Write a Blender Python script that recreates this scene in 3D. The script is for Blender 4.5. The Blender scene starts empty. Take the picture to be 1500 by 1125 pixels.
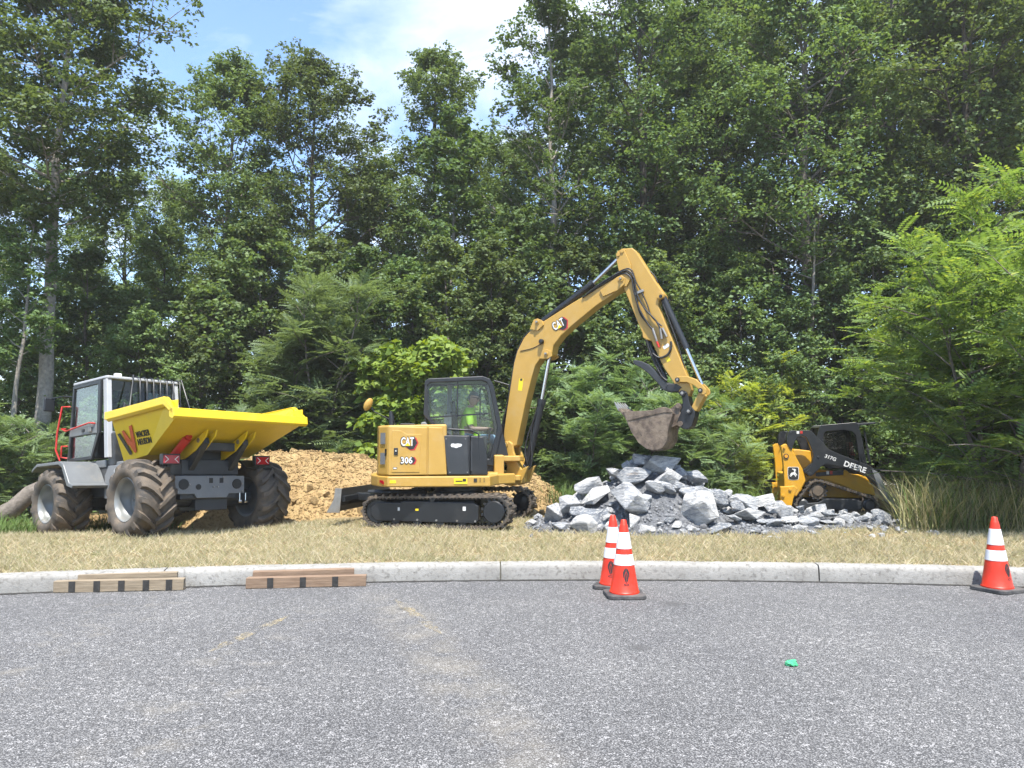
import bpy, bmesh, math, random
import numpy as np
from mathutils import Vector, Matrix, noise

R = math.radians
scene = bpy.context.scene
COL = scene.collection

# ------------------------------------------------------------------ camera
FPX, HORIZON, CAMZ = 1128.0, 640.0, 1.5          # focal length in photo pixels, horizon row, eye height
PITCH = math.atan((HORIZON - 562.5) / FPX)
cam = bpy.data.cameras.new('camera')
cam.sensor_width = 36.0
cam.lens = 36.0 * FPX / 1500.0
cam.clip_start, cam.clip_end = 0.1, 5000
camo = bpy.data.objects.new('camera', cam)
COL.objects.link(camo)
camo.location = (0, 0, CAMZ)
camo.rotation_euler = (R(90) + PITCH, 0, 0)
scene.camera = camo

# ------------------------------------------------------------------ sky and sun
SUN_DIR = Vector((0.08, -0.38, 0.92)).normalized()      # towards the sun
SUN_EL = math.asin(SUN_DIR.z)
SUN_AZ = math.atan2(SUN_DIR.x, SUN_DIR.y)
w = bpy.data.worlds.new('World')
scene.world = w
w.use_nodes = True
nt = w.node_tree
nt.nodes.clear()
def wn(t): return nt.nodes.new(t)
out = wn('ShaderNodeOutputWorld'); bg = wn('ShaderNodeBackground')
sky = wn('ShaderNodeTexSky')
sky.sky_type = 'NISHITA'; sky.sun_disc = False
sky.sun_elevation = SUN_EL; sky.sun_rotation = SUN_AZ
sky.air_density = 1.0; sky.dust_density = 0.3; sky.ozone_density = 4.0
tc = wn('ShaderNodeTexCoord'); sep = wn('ShaderNodeSeparateXYZ')
nt.links.new(tc.outputs['Generated'], sep.inputs[0])
addz = wn('ShaderNodeMath'); addz.operation = 'ADD'; addz.inputs[1].default_value = 0.22
mx = wn('ShaderNodeMath'); mx.operation = 'MAXIMUM'; mx.inputs[1].default_value = 0.02
nt.links.new(sep.outputs['Z'], mx.inputs[0]); nt.links.new(mx.outputs[0], addz.inputs[0])
dx = wn('ShaderNodeMath'); dx.operation = 'DIVIDE'; dy = wn('ShaderNodeMath'); dy.operation = 'DIVIDE'
nt.links.new(sep.outputs['X'], dx.inputs[0]); nt.links.new(addz.outputs[0], dx.inputs[1])
nt.links.new(sep.outputs['Y'], dy.inputs[0]); nt.links.new(addz.outputs[0], dy.inputs[1])
cmb = wn('ShaderNodeCombineXYZ')
nt.links.new(dx.outputs[0], cmb.inputs['X']); nt.links.new(dy.outputs[0], cmb.inputs['Y'])
mp = wn('ShaderNodeMapping'); mp.inputs['Location'].default_value = (5.3, 0.2, 0); mp.inputs['Scale'].default_value = (1.0, 1.5, 1)
nt.links.new(cmb.outputs[0], mp.inputs['Vector'])
nz = wn('ShaderNodeTexNoise'); nz.inputs['Scale'].default_value = 1.6; nz.inputs['Detail'].default_value = 9
nz.inputs['Roughness'].default_value = 0.55; nz.inputs['Distortion'].default_value = 0.6
nt.links.new(mp.outputs[0], nz.inputs['Vector'])
cr = wn('ShaderNodeValToRGB')
cr.color_ramp.elements[0].position = 0.47; cr.color_ramp.elements[0].color = (0, 0, 0, 1)
cr.color_ramp.elements[1].position = 0.80; cr.color_ramp.elements[1].color = (1, 1, 1, 1)
nt.links.new(nz.outputs['Fac'], cr.inputs[0])
mixc = wn('ShaderNodeMix'); mixc.data_type = 'RGBA'
mixc.inputs['B'].default_value = (4.6, 4.75, 5.0, 1)
nt.links.new(cr.outputs['Color'], mixc.inputs['Factor'])
nt.links.new(sky.outputs[0], mixc.inputs['A'])
nt.links.new(mixc.outputs['Result'], bg.inputs['Color'])
bg.inputs['Strength'].default_value = 0.11
nt.links.new(bg.outputs[0], out.inputs[0])

sun = bpy.data.lights.new('sun', 'SUN')
sun.energy = 3.6; sun.angle = R(0.6); sun.color = (1.0, 0.955, 0.88)
suno = bpy.data.objects.new('sun', sun)
COL.objects.link(suno)
suno.rotation_euler = SUN_DIR.to_track_quat('Z', 'Y').to_euler()
suno.location = (0, 0, 30)

scene.view_settings.view_transform = 'Standard'
scene.view_settings.look = 'None'
scene.view_settings.exposure = 1.75
scene.view_settings.gamma = 1.0
scene.render.engine = 'CYCLES'
scene.cycles.use_denoising = True
try:
    scene.cycles.denoiser = 'OPENIMAGEDENOISE'
except Exception:
    pass
scene.cycles.max_bounces = 5
scene.cycles.diffuse_bounces = 2
scene.cycles.use_adaptive_sampling = True
scene.cycles.adaptive_threshold = 0.025
scene.cycles.glossy_bounces = 2
scene.cycles.transmission_bounces = 3
scene.cycles.transparent_max_bounces = 10
scene.cycles.caustics_reflective = False
scene.cycles.caustics_refractive = False

# ------------------------------------------------------------------ photo measuring helpers
def ray(px, py):
    u = (px - 750) / FPX; v = (562.5 - py) / FPX
    return np.array([u, math.cos(PITCH) - math.sin(PITCH) * v, math.sin(PITCH) + math.cos(PITCH) * v])
CAMP = np.array([0, 0, CAMZ])
def at(px, py, Y):
    r = ray(px, py)
    return Vector(CAMP + r * (Y / r[1]))
class Frame:
    """a yawed frame at o: measures photo points on its local planes"""
    def __init__(s, x, y, z, yaw):
        s.o = np.array([x, y, z], float); a = R(yaw); s.yaw = a
        s.X = np.array([math.cos(a), math.sin(a), 0]); s.Y = np.array([-math.sin(a), math.cos(a), 0])
    def pt(s, px, py, c=0.0):
        r = ray(px, py)
        t = (c - (CAMP - s.o) @ s.Y) / (r @ s.Y)
        d = CAMP + r * t - s.o
        return (float(d @ s.X), float(d[2]))
    def M(s, root):
        return Matrix.Translation(Vector(s.o) - Vector(root)) @ Matrix.Rotation(s.yaw, 4, 'Z')

# ------------------------------------------------------------------ mesh building helpers
class MB:
    def __init__(s): s.v = []; s.f = []
    def add(s, vs, fs):
        n = len(s.v); s.v += [tuple(v) for v in vs]; s.f += [tuple(i + n for i in f) for f in fs]; return s
    def box(s, x0, x1, y0, y1, z0, z1, M=None):
        vs = [Vector((x, y, z)) for z in (z0, z1) for y in (y0, y1) for x in (x0, x1)]
        if M is not None: vs = [M @ v for v in vs]
        return s.add(vs, [(0, 2, 3, 1), (4, 5, 7, 6), (0, 1, 5, 4), (2, 6, 7, 3), (0, 4, 6, 2), (1, 3, 7, 5)])
    def prism(s, pts, y0, y1):
        """(x,z) outline extruded along y"""
        n = len(pts)
        vs = [(x, y0, z) for x, z in pts] + [(x, y1, z) for x, z in pts]
        fs = [tuple(range(n)), tuple(range(2 * n - 1, n - 1, -1))]
        fs += [(i, i + n, (i + 1) % n + n, (i + 1) % n) for i in range(n)]
        return s.add(vs, fs)
    def plan(s, pts, z0, z1):
        """(x,y) outline extruded along z"""
        n = len(pts)
        vs = [(x, y, z0) for x, y in pts] + [(x, y, z1) for x, y in pts]
        fs = [tuple(range(n - 1, -1, -1)), tuple(range(n, 2 * n))]
        fs += [(i, (i + 1) % n, (i + 1) % n + n, i + n) for i in range(n)]
        return s.add(vs, fs)
    def front(s, pts, x0, x1):
        """(y,z) outline extruded along x"""
        n = len(pts)
        vs = [(x0, y, z) for y, z in pts] + [(x1, y, z) for y, z in pts]
        fs = [tuple(range(n)), tuple(range(2 * n - 1, n - 1, -1))]
        fs += [(i, i + n, (i + 1) % n + n, (i + 1) % n) for i in range(n)]
        return s.add(vs, fs)
    def ring(s, o, i, y0, y1):
        """frame between two (x,z) outlines of equal length"""
        n = len(o); vs = []
        for y in (y0, y1):
            vs += [(x, y, z) for x, z in o] + [(x, y, z) for x, z in i]
        fs = []
        for k in range(n):
            j = (k + 1) % n
            fs += [(k, j, n + j, n + k), (2 * n + k, 3 * n + k, 3 * n + j, 2 * n + j),
                   (k, 2 * n + k, 2 * n + j, j), (n + k, n + j, 3 * n + j, 3 * n + k)]
        return s.add(vs, fs)
    def tube(s, pts, r, n=8, caps=True):
        pts = [Vector(p) for p in pts]
        rs = r if isinstance(r, (list, tuple)) else [r] * len(pts)
        base = len(s.v); ref = None
        for k, p in enumerate(pts):
            d = (pts[min(k + 1, len(pts) - 1)] - pts[max(k - 1, 0)])
            d = d.normalized() if d.length > 1e-9 else Vector((0, 0, 1))
            if ref is None:
                ref = Vector((0, 0, 1)) if abs(d.z) < 0.9 else Vector((1, 0, 0))
            a = (ref - d * ref.dot(d)).normalized(); b = d.cross(a); ref = a
            for q in range(n):
                t = 2 * math.pi * q / n
                s.v.append(tuple(p + (a * math.cos(t) + b * math.sin(t)) * rs[k]))
        for k in range(len(pts) - 1):
            for q in range(n):
                a0 = base + k * n + q; a1 = base + k * n + (q + 1) % n
                s.f.append((a0, a1, a1 + n, a0 + n))
        if caps:
            s.f.append(tuple(base + q for q in range(n - 1, -1, -1)))
            e = base + (len(pts) - 1) * n
            s.f.append(tuple(e + q for q in range(n)))
        return s
    def cyl(s, p0, p1, r0, r1=None, n=16):
        return s.tube([p0, p1], [r0, r0 if r1 is None else r1], n)
    def lathe(s, prof, c=(0, 0, 0), axis='y', n=32, closed=False):
        """(radius, offset along axis) profile"""
        base = len(s.v); m = len(prof); c = Vector(c)
        for q in range(n):
            t = 2 * math.pi * q / n; ct, st = math.cos(t), math.sin(t)
            for r, h in prof:
                if axis == 'y': v = Vector((r * ct, h, r * st))
                elif axis == 'z': v = Vector((r * ct, r * st, h))
                else: v = Vector((h, r * ct, r * st))
                s.v.append(tuple(c + v))
        for q in range(n):
            q2 = (q + 1) % n
            for k in range(m if closed else m - 1):
                k2 = (k + 1) % m
                s.f.append((base + q * m + k, base + q * m + k2, base + q2 * m + k2, base + q2 * m + k))
        return s
    def mesh(s, name, M=None, smooth=None):
        me = bpy.data.meshes.new(name)
        me.from_pydata(s.v, [], s.f)
        if M is not None: me.transform(M)
        bm = bmesh.new(); bm.from_mesh(me)
        bmesh.ops.recalc_face_normals(bm, faces=bm.faces)
        bm.to_mesh(me); bm.free()
        if smooth is not None:
            me.polygons.foreach_set('use_smooth', [True] * len(me.polygons))
            me.set_sharp_from_angle(angle=R(smooth))
        me.update()
        return me
    def build(s, name, mat, parent=None, M=None, bevel=0, smooth=None, seg=2):
        me = s.mesh(name, M, smooth)
        return link(name, me, mat, parent, bevel, seg)

def link(name, me, mat=None, parent=None, bevel=0, seg=2):
    o = bpy.data.objects.new(name, me)
    COL.objects.link(o)
    if mat is not None and not me.materials: me.materials.append(mat)
    if parent is not None: o.parent = parent
    if bevel:
        b = o.modifiers.new('bevel', 'BEVEL'); b.width = bevel; b.segments = seg; b.limit_method = 'ANGLE'; b.angle_limit = R(35)
    return o
def tag(o, label=None, cat=None, group=None, kind=None):
    if label: o['label'] = label
    if cat: o['category'] = cat
    if group: o['group'] = group
    if kind: o['kind'] = kind
    return o
def empty(name, loc=(0, 0, 0), rz=0, parent=None):
    o = bpy.data.objects.new(name, None); COL.objects.link(o)
    o.empty_display_size = 0.2
    o.location = loc; o.rotation_euler = (0, 0, rz)
    if parent is not None: o.parent = parent
    return o
def copy_tree(o, parent=None):
    c = o.copy(); COL.objects.link(c); c.parent = parent
    for ch in list(o.children): copy_tree(ch, c)
    return c
def lettering(name, s, size, origin, right, up, mat, parent, M=None, bold=0.0, depth=0.004, sx=1.0, shear=0.0, fit=None):
    cu = bpy.data.curves.new(name, 'FONT'); cu.body = s; cu.size = size
    cu.offset = bold; cu.extrude = depth; cu.align_x = 'LEFT'; cu.shear = shear; cu.resolution_u = 3
    cu.space_character = 1.0 + bold * 6
    tmp = bpy.data.objects.new(name, cu); COL.objects.link(tmp)
    dg = bpy.context.evaluated_depsgraph_get()
    me = bpy.data.meshes.new_from_object(tmp.evaluated_get(dg))
    bpy.data.objects.remove(tmp); bpy.data.curves.remove(cu)
    if fit:
        co_ = [v.co for v in me.vertices]; x0, x1 = min(c.x for c in co_), max(c.x for c in co_); y0, y1 = min(c.y for c in co_), max(c.y for c in co_)
        me.transform(Matrix.Diagonal((fit[0] / (x1 - x0), fit[1] / (y1 - y0), 1, 1)) @ Matrix.Translation((-x0, -y0, 0)))
    r = Vector(right).normalized() * sx; u = Vector(up).normalized(); n = r.cross(u).normalized()
    T = Matrix(((r.x, u.x, n.x, origin[0]), (r.y, u.y, n.y, origin[1]), (r.z, u.z, n.z, origin[2]), (0, 0, 0, 1)))
    me.transform((M @ T) if M is not None else T)
    me.materials.clear(); me.name = name
    return link(name, me, mat, parent)
def flat_shape(pts, origin, right, up, depth=0.003):
    """a thin plate from a 2D outline laid on a surface"""
    r = Vector(right).normalized(); u = Vector(up).normalized(); n = r.cross(u).normalized(); o = Vector(origin)
    m = MB(); k = len(pts)
    vs = [o + r * a + u * b for a, b in pts] + [o + r * a + u * b + n * depth for a, b in pts]
    fs = [tuple(range(k - 1, -1, -1)), tuple(range(k, 2 * k))] + [(i, (i + 1) % k, (i + 1) % k + k, i + k) for i in range(k)]
    return m.add(vs, fs)
def rect(w, h): return [(-w / 2, -h / 2), (w / 2, -h / 2), (w / 2, h / 2), (-w / 2, h / 2)]
def disc(a, b=None, n=20): b = b or a; return [(a * math.cos(2 * math.pi * i / n), b * math.sin(2 * math.pi * i / n)) for i in range(n)]

# ------------------------------------------------------------------ materials
def node_mat(name):
    m = bpy.data.materials.new(name); m.use_nodes = True
    t = m.node_tree; t.nodes.clear()
    o = t.nodes.new('ShaderNodeOutputMaterial')
    return m, t, o
def N(t, typ, **kw):
    n = t.nodes.new(typ)
    for k, v in kw.items():
        if k in ('operation', 'data_type', 'blend_type', 'feature', 'noise_dimensions', 'distance', 'wave_type'): setattr(n, k, v)
        else: n.inputs[k.replace('_', ' ')].default_value = v
    return n
def mixcol(t, fac, a, b, blend='MIX'):
    m = t.nodes.new('ShaderNodeMix'); m.data_type = 'RGBA'; m.blend_type = blend
    for key, v in (('Factor', fac), ('A', a), ('B', b)):
        if hasattr(v, 'links'): t.links.new(v, m.inputs[key])
        else: m.inputs[key].default_value = v if key == 'Factor' else (*v, 1)
    return m.outputs['Result']
def ramp(t, src, p0, p1, c0=(0, 0, 0), c1=(1, 1, 1)):
    r = t.nodes.new('ShaderNodeValToRGB')
    r.color_ramp.elements[0].position = p0; r.color_ramp.elements[0].color = (*c0, 1)
    r.color_ramp.elements[1].position = p1; r.color_ramp.elements[1].color = (*c1, 1)
    t.links.new(src, r.inputs[0]); return r.outputs['Color']
def objco(t): return t.nodes.new('ShaderNodeTexCoord').outputs['Object']
def noise_of(t, co, scale, detail=4, rough=0.55):
    n = N(t, 'ShaderNodeTexNoise', Scale=scale, Detail=detail, Roughness=rough)
    t.links.new(co, n.inputs['Vector']); return n.outputs['Fac']
def bump_of(t, h, strength, dist=0.02):
    b = t.nodes.new('ShaderNodeBump'); b.inputs['Strength'].default_value = strength; b.inputs['Distance'].default_value = dist
    t.links.new(h, b.inputs['Height']); return b.outputs['Normal']
ALBEDO = 0.76          # all paints, stone, soil and asphalt sit this far below their first estimate
def alb(t, c): return mixcol(t, 1.0, c, (ALBEDO, ALBEDO, ALBEDO), 'MULTIPLY')
def mat(name, col, rough=0.5, metal=0.0, var=0.12, scale=6.0, bump=0.0, bscale=40.0, dust=None, dscale=3.0, dlo=0.45, dhi=0.7, spec=0.5):
    m, t, o = node_mat(name)
    p = t.nodes.new('ShaderNodeBsdfPrincipled'); t.links.new(p.outputs[0], o.inputs[0])
    co = objco(t)
    f = noise_of(t, co, scale, 5)
    c = mixcol(t, ramp(t, f, 0.3, 0.7), [x * (1 - var) for x in col], [min(1, x * (1 + var)) for x in col])
    if dust:
        d = ramp(t, noise_of(t, co, dscale, 8, 0.65), dlo, dhi)
        c = mixcol(t, d, c, dust)
    t.links.new(alb(t, c), p.inputs['Base Color'])
    p.inputs['Roughness'].default_value = rough; p.inputs['Metallic'].default_value = metal
    p.inputs['Specular IOR Level'].default_value = spec
    if bump:
        t.links.new(bump_of(t, noise_of(t, co, bscale, 6), bump), p.inputs['Normal'])
    return m
def leaf_mat(name, dark, light, trans=0.35, tcol=None, tip=None):
    m, t, o = node_mat(name)
    g = t.nodes.new('ShaderNodeNewGeometry'); oi = t.nodes.new('ShaderNodeObjectInfo')
    c = mixcol(t, g.outputs['Random Per Island'], dark, light)
    if tip:
        c = mixcol(t, ramp(t, g.outputs['Random Per Island'], 0.9, 0.97), c, tip)
    hs = t.nodes.new('ShaderNodeHueSaturation')
    mr = t.nodes.new('ShaderNodeMapRange'); mr.inputs['To Min'].default_value = 0.75; mr.inputs['To Max'].default_value = 1.25
    t.links.new(oi.outputs['Random'], mr.inputs['Value']); t.links.new(mr.outputs[0], hs.inputs['Value'])
    mh = t.nodes.new('ShaderNodeMapRange'); mh.inputs['To Min'].default_value = 0.485; mh.inputs['To Max'].default_value = 0.512
    ml = N(t, 'ShaderNodeMath', operation='FRACT'); mm = N(t, 'ShaderNodeMath', operation='MULTIPLY'); mm.inputs[1].default_value = 7.31
    t.links.new(oi.outputs['Random'], mm.inputs[0]); t.links.new(mm.outputs[0], ml.inputs[0])
    t.links.new(ml.outputs[0], mh.inputs['Value']); t.links.new(mh.outputs[0], hs.inputs['Hue'])
    t.links.new(c, hs.inputs['Color'])
    p = t.nodes.new('ShaderNodeBsdfPrincipled'); p.inputs['Roughness'].default_value = 0.55
    p.inputs['Specular IOR Level'].default_value = 0.22
    t.links.new(hs.outputs[0], p.inputs['Base Color'])
    tr = t.nodes.new('ShaderNodeBsdfTranslucent')
    tc2 = mixcol(t, 1.0, hs.outputs[0], tcol or (1.5, 1.35, 0.45), 'MULTIPLY')
    t.links.new(tc2, tr.inputs['Color'])
    mixs = t.nodes.new('ShaderNodeMixShader'); mixs.inputs[0].default_value = trans
    t.links.new(p.outputs[0], mixs.inputs[1]); t.links.new(tr.outputs[0], mixs.inputs[2])
    t.links.new(mixs.outputs[0], o.inputs[0])
    return m
def glass_mat(name, tint, refl=0.12, rough=0.02):
    m, t, o = node_mat(name)
    tr = t.nodes.new('ShaderNodeBsdfTransparent'); tr.inputs[0].default_value = (*tint, 1)
    gl = t.nodes.new('ShaderNodeBsdfGlossy'); gl.inputs['Roughness'].default_value = rough
    fr = t.nodes.new('ShaderNodeFresnel'); fr.inputs['IOR'].default_value = 1.5
    ad = N(t, 'ShaderNodeMath', operation='MULTIPLY_ADD'); ad.inputs[1].default_value = 0.45; ad.inputs[2].default_value = refl
    t.links.new(fr.outputs[0], ad.inputs[0])
    ms = t.nodes.new('ShaderNodeMixShader'); t.links.new(ad.outputs[0], ms.inputs[0])
    t.links.new(tr.outputs[0], ms.inputs[1]); t.links.new(gl.outputs[0], ms.inputs[2])
    t.links.new(ms.outputs[0], o.inputs[0]); return m

DUST = (0.36, 0.27, 0.17)
MT = {}
MT['cat_yellow'] = mat('excavator_yellow', (0.52, 0.315, 0.065), 0.38, var=0.06, dust=(0.46, 0.33, 0.15), dlo=0.5, dhi=0.95)
MT['deere_yellow'] = mat('loader_yellow', (0.70, 0.36, 0.02), 0.38, var=0.06, dust=(0.4, 0.27, 0.10), dlo=0.52, dhi=0.9)
MT['skip_yellow'] = mat('skip_yellow', (0.85, 0.60, 0.02), 0.36, var=0.04, dust=(0.6, 0.45, 0.12), dlo=0.55, dhi=0.95)
MT['black_paint'] = mat('black_paint', (0.014, 0.016, 0.019), 0.42, var=0.2, dust=(0.055, 0.05, 0.045), dlo=0.55, dhi=0.9)
MT['dark_grey'] = mat('dark_grey_paint', (0.033, 0.037, 0.042), 0.45, var=0.15, dust=(0.11, 0.10, 0.09), dlo=0.55, dhi=0.95)
MT['mid_grey'] = mat('mid_grey_paint', (0.20, 0.21, 0.22), 0.42, var=0.08, dust=DUST, dlo=0.6, dhi=1.0)
MT['light_grey'] = mat('light_grey_paint', (0.16, 0.17, 0.175), 0.4, var=0.10, dust=DUST, dlo=0.6, dhi=1.0)
MT['white_paint'] = mat('white_paint', (0.46, 0.47, 0.48), 0.4, var=0.04)
MT['rubber'] = mat('rubber', (0.060, 0.054, 0.048), 0.8, var=0.2, bump=0.3, bscale=60, dust=(0.24, 0.18, 0.12), dscale=5, dlo=0.35, dhi=0.85)
MT['track_rubber'] = mat('track_rubber', (0.05, 0.045, 0.04), 0.8, var=0.2, bump=0.3, bscale=60, dust=(0.24, 0.18, 0.12), dscale=6, dlo=0.4, dhi=0.8)
MT['chrome'] = mat('chrome_rod', (0.75, 0.75, 0.76), 0.15, 1.0, var=0.03)
MT['steel'] = mat('bare_steel', (0.42, 0.41, 0.39), 0.45, 0.7, var=0.2, dust=(0.25, 0.2, 0.15))
MT['worn_steel'] = mat('worn_bucket_steel', (0.14, 0.105, 0.080), 0.55, 0.3, var=0.5, scale=11, bump=0.3, dust=(0.33, 0.26, 0.19), dscale=9, dlo=0.42, dhi=0.72)
MT['rim'] = mat('silver_rim', (0.27, 0.28, 0.275), 0.38, 0.35, var=0.10, dust=DUST, dlo=0.55, dhi=1.0)
MT['hose'] = mat('black_hose', (0.02, 0.02, 0.021), 0.5, var=0.2)
MT['red_paint'] = mat('red_paint', (0.55, 0.03, 0.02), 0.4, var=0.1)
MT['red_light'] = mat('red_lamp', (0.45, 0.01, 0.02), 0.2, var=0.15, scale=60)
MT['white_letter'] = mat('white_lettering', (0.80, 0.80, 0.78), 0.5, var=0.03)
MT['black_letter'] = mat('black_lettering', (0.02, 0.02, 0.02), 0.5, var=0.1)
MT['yellow_sticker'] = mat('yellow_sticker', (0.85, 0.65, 0.02), 0.4, var=0.05)
MT['glass_green'] = glass_mat('tinted_cab_glass', (0.92, 0.975, 0.99), 0.006)
MT['glass_dark'] = glass_mat('dark_cab_glass', (0.55, 0.58, 0.58), 0.015)
MT['mirror'] = mat('mirror_glass', (0.8, 0.8, 0.8), 0.05, 1.0, var=0.02)
MT['bark'] = mat('bark_grey', (0.17, 0.145, 0.12), 0.9, var=0.35, scale=14, bump=0.8, bscale=25)
MT['bark_pale'] = mat('bark_pale', (0.30, 0.27, 0.23), 0.9, var=0.3, scale=14, bump=0.8, bscale=30)
MT['bark_dark'] = mat('bark_dark', (0.09, 0.075, 0.06), 0.9, var=0.35, scale=14, bump=0.8, bscale=25)

# ================================================================== THE SETTING
def sstep(a, b, x):
    t = min(1.0, max(0.0, (x - a) / (b - a))); return t * t * (3 - 2 * t)
def kerb_y(x):
    d = x - 0.9; m = 11.0
    if abs(d) <= m: return 8.2 - 0.0219 * d * d
    return 8.2 - 0.0219 * m * m - 2 * 0.0219 * m * (abs(d) - m)
def zt(x, y):
    """height of the ground behind the kerb"""
    left = 0.12 - 0.24 * sstep(10.7, 13.4, y) - 0.06 * sstep(-5.0, -7.8, x) * sstep(10.6, 12, y)
    right = 0.14 - 0.22 * sstep(13.6, 16.5, y)
    b = sstep(-4.8, -2.8, x)
    z = left * (1 - b) + right * b
    z += 0.025 * noise.noise(Vector((x * 0.7, y * 0.7, 3.3))) + 0.012 * noise.noise(Vector((x * 2.3, y * 2.3, 1.3)))
    z += 0.6 * sstep(30, 70, y)
    e = y - kerb_y(x)
    return z + 0.02 * sstep(1.2, 0.2, e)

# ---- asphalt
def make_asphalt():
    m, t, o = node_mat('asphalt')
    p = t.nodes.new('ShaderNodeBsdfPrincipled'); t.links.new(p.outputs[0], o.inputs[0])
    co = objco(t)
    v = N(t, 'ShaderNodeTexVoronoi', Scale=120.0); t.links.new(co, v.inputs['Vector'])
    sp = t.nodes.new('ShaderNodeSeparateColor'); t.links.new(v.outputs['Color'], sp.inputs[0])
    v2 = N(t, 'ShaderNodeTexVoronoi', Scale=48.0); t.links.new(co, v2.inputs['Vector'])
    sp2 = t.nodes.new('ShaderNodeSeparateColor'); t.links.new(v2.outputs['Color'], sp2.inputs[0])
    stone = mixcol(t, sp.outputs[0], (0.12, 0.12, 0.122), (0.31, 0.308, 0.308))
    stone = mixcol(t, ramp(t, sp2.outputs[0], 0.78, 0.86), stone, (0.39, 0.385, 0.385))
    gap = ramp(t, v.outputs['Distance'], 0.34, 0.62)
    c = mixcol(t, gap, stone, (0.07, 0.07, 0.072))
    big = noise_of(t, co, 0.55, 6, 0.6)
    c = mixcol(t, ramp(t, big, 0.3, 0.7), mixcol(t, 1.0, c, (0.84, 0.84, 0.85), 'MULTIPLY'), mixcol(t, 1.0, c, (1.13, 1.12, 1.10), 'MULTIPLY'))
    mid = noise_of(t, co, 3.0, 6, 0.65)
    c = mixcol(t, ramp(t, mid, 0.62, 0.78), c, mixcol(t, 1.0, c, (0.72, 0.72, 0.73), 'MULTIPLY'))
    # dusty tracked-in soil along two wheel paths
    def streak(x0, y0, x1, y1, wd, seed, lo, hi):
        a = math.atan2(x1 - x0, y1 - y0)
        mp = t.nodes.new('ShaderNodeMapping'); mp.vector_type = 'TEXTURE'
        mp.inputs['Location'].default_value = ((x0 + x1) / 2, (y0 + y1) / 2, 0); mp.inputs['Rotation'].default_value = (0, 0, -a)
        t.links.new(co, mp.inputs['Vector'])
        s = t.nodes.new('ShaderNodeSeparateXYZ'); t.links.new(mp.outputs[0], s.inputs[0])
        ax = N(t, 'ShaderNodeMath', operation='ABSOLUTE'); t.links.new(s.outputs[0], ax.inputs[0])
        ay = N(t, 'ShaderNodeMath', operation='ABSOLUTE'); t.links.new(s.outputs[1], ay.inputs[0])
        L = math.hypot(x1 - x0, y1 - y0) / 2
        fx = ramp(t, ax.outputs[0], wd * 0.2, wd, (1, 1, 1), (0, 0, 0))
        dv = N(t, 'ShaderNodeMath', operation='DIVIDE'); dv.inputs[1].default_value = L * 1.3; t.links.new(ay.outputs[0], dv.inputs[0])
        fy = ramp(t, dv.outputs[0], 0.6, 0.98, (1, 1, 1), (0, 0, 0))
        n = ramp(t, noise_of(t, co, 2.6 + seed, 7, 0.7), lo, hi)
        return mixcol(t, 1.0, mixcol(t, 1.0, fx, fy, 'MULTIPLY'), n, 'MULTIPLY')
    for args in ((-1.15, 7.3, 0.2, 3.4, 0.34, 0.0, 0.40, 0.66), (-1.9, 7.0, -1.75, 3.4, 0.5, 0.7, 0.52, 0.75), (-3.4, 7.4, -3.0, 4.0, 0.6, 1.3, 0.52, 0.75)):
        f = streak(*args)
        half = N(t, 'ShaderNodeMath', operation='MULTIPLY'); half.inputs[1].default_value = 0.30; t.links.new(f, half.inputs[0])
        c = mixcol(t, half.outputs[0], c, (0.36, 0.32, 0.25))
    # oil spot beside the cones
    for (sx, sy, rr) in ((1.45, 7.05, 0.13), (-0.95, 6.85, 0.07), (0.9, 5.6, 0.1)):
        vd = t.nodes.new('ShaderNodeVectorMath'); vd.operation = 'DISTANCE'; vd.inputs[1].default_value = (sx, sy, 0)
        t.links.new(co, vd.inputs[0])
        f = ramp(t, vd.outputs['Value'], rr * 0.4, rr * 1.2, (0.75, 0.75, 0.75), (0, 0, 0))
        c = mixcol(t, f, c, (0.08, 0.08, 0.08))
    # hairline crack network
    t.links.new(alb(t, c), p.inputs['Base Color'])
    p.inputs['Roughness'].default_value = 0.85; p.inputs['Specular IOR Level'].default_value = 0.3
    t.links.new(bump_of(t, v.outputs['Distance'], 0.5, 0.006), p.inputs['Normal'])
    return m
road_mat = make_asphalt()
xs = sorted(set([-300, -150, -80, -40, -25] + [x * 0.5 for x in range(-32, 33)] + [25, 40, 80, 150, 300]))
m = MB()
vs = []; fs = []
for i, x in enumerate(xs):
    vs += [(x, min(-40, kerb_y(x) - 60), 0), (x, kerb_y(x) + 0.08, 0)]
for i in range(len(xs) - 1):
    fs.append((2 * i, 2 * i + 2, 2 * i + 3, 2 * i + 1))
m.add(vs, fs)
tag(m.build('road', road_mat), 'grey weathered asphalt lot in front of the kerb', kind='structure')

# ---- ragged dark tar line where the asphalt meets the kerb
tar = mat('tar_edge', (0.035, 0.033, 0.03), 0.9, var=0.4, scale=30, bump=0.6, bscale=80)
rng = random.Random(4)
m = MB(); vs = []; fs = []
n = 500
for i in range(n + 1):
    x = -9 + 18 * i / n
    wv = 0.018 + 0.02 * abs(noise.noise(Vector((x * 5, 0, 0)))) + 0.03 * rng.random() ** 3
    vs += [(x, kerb_y(x) - wv, 0.004), (x, kerb_y(x) + 0.02, 0.012)]
for i in range(n): fs.append((2 * i, 2 * i + 2, 2 * i + 3, 2 * i + 1))
m.add(vs, fs)
tag(m.build('asphalt_edge', tar), 'ragged dark tar line along the foot of the kerb', kind='structure')

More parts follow.
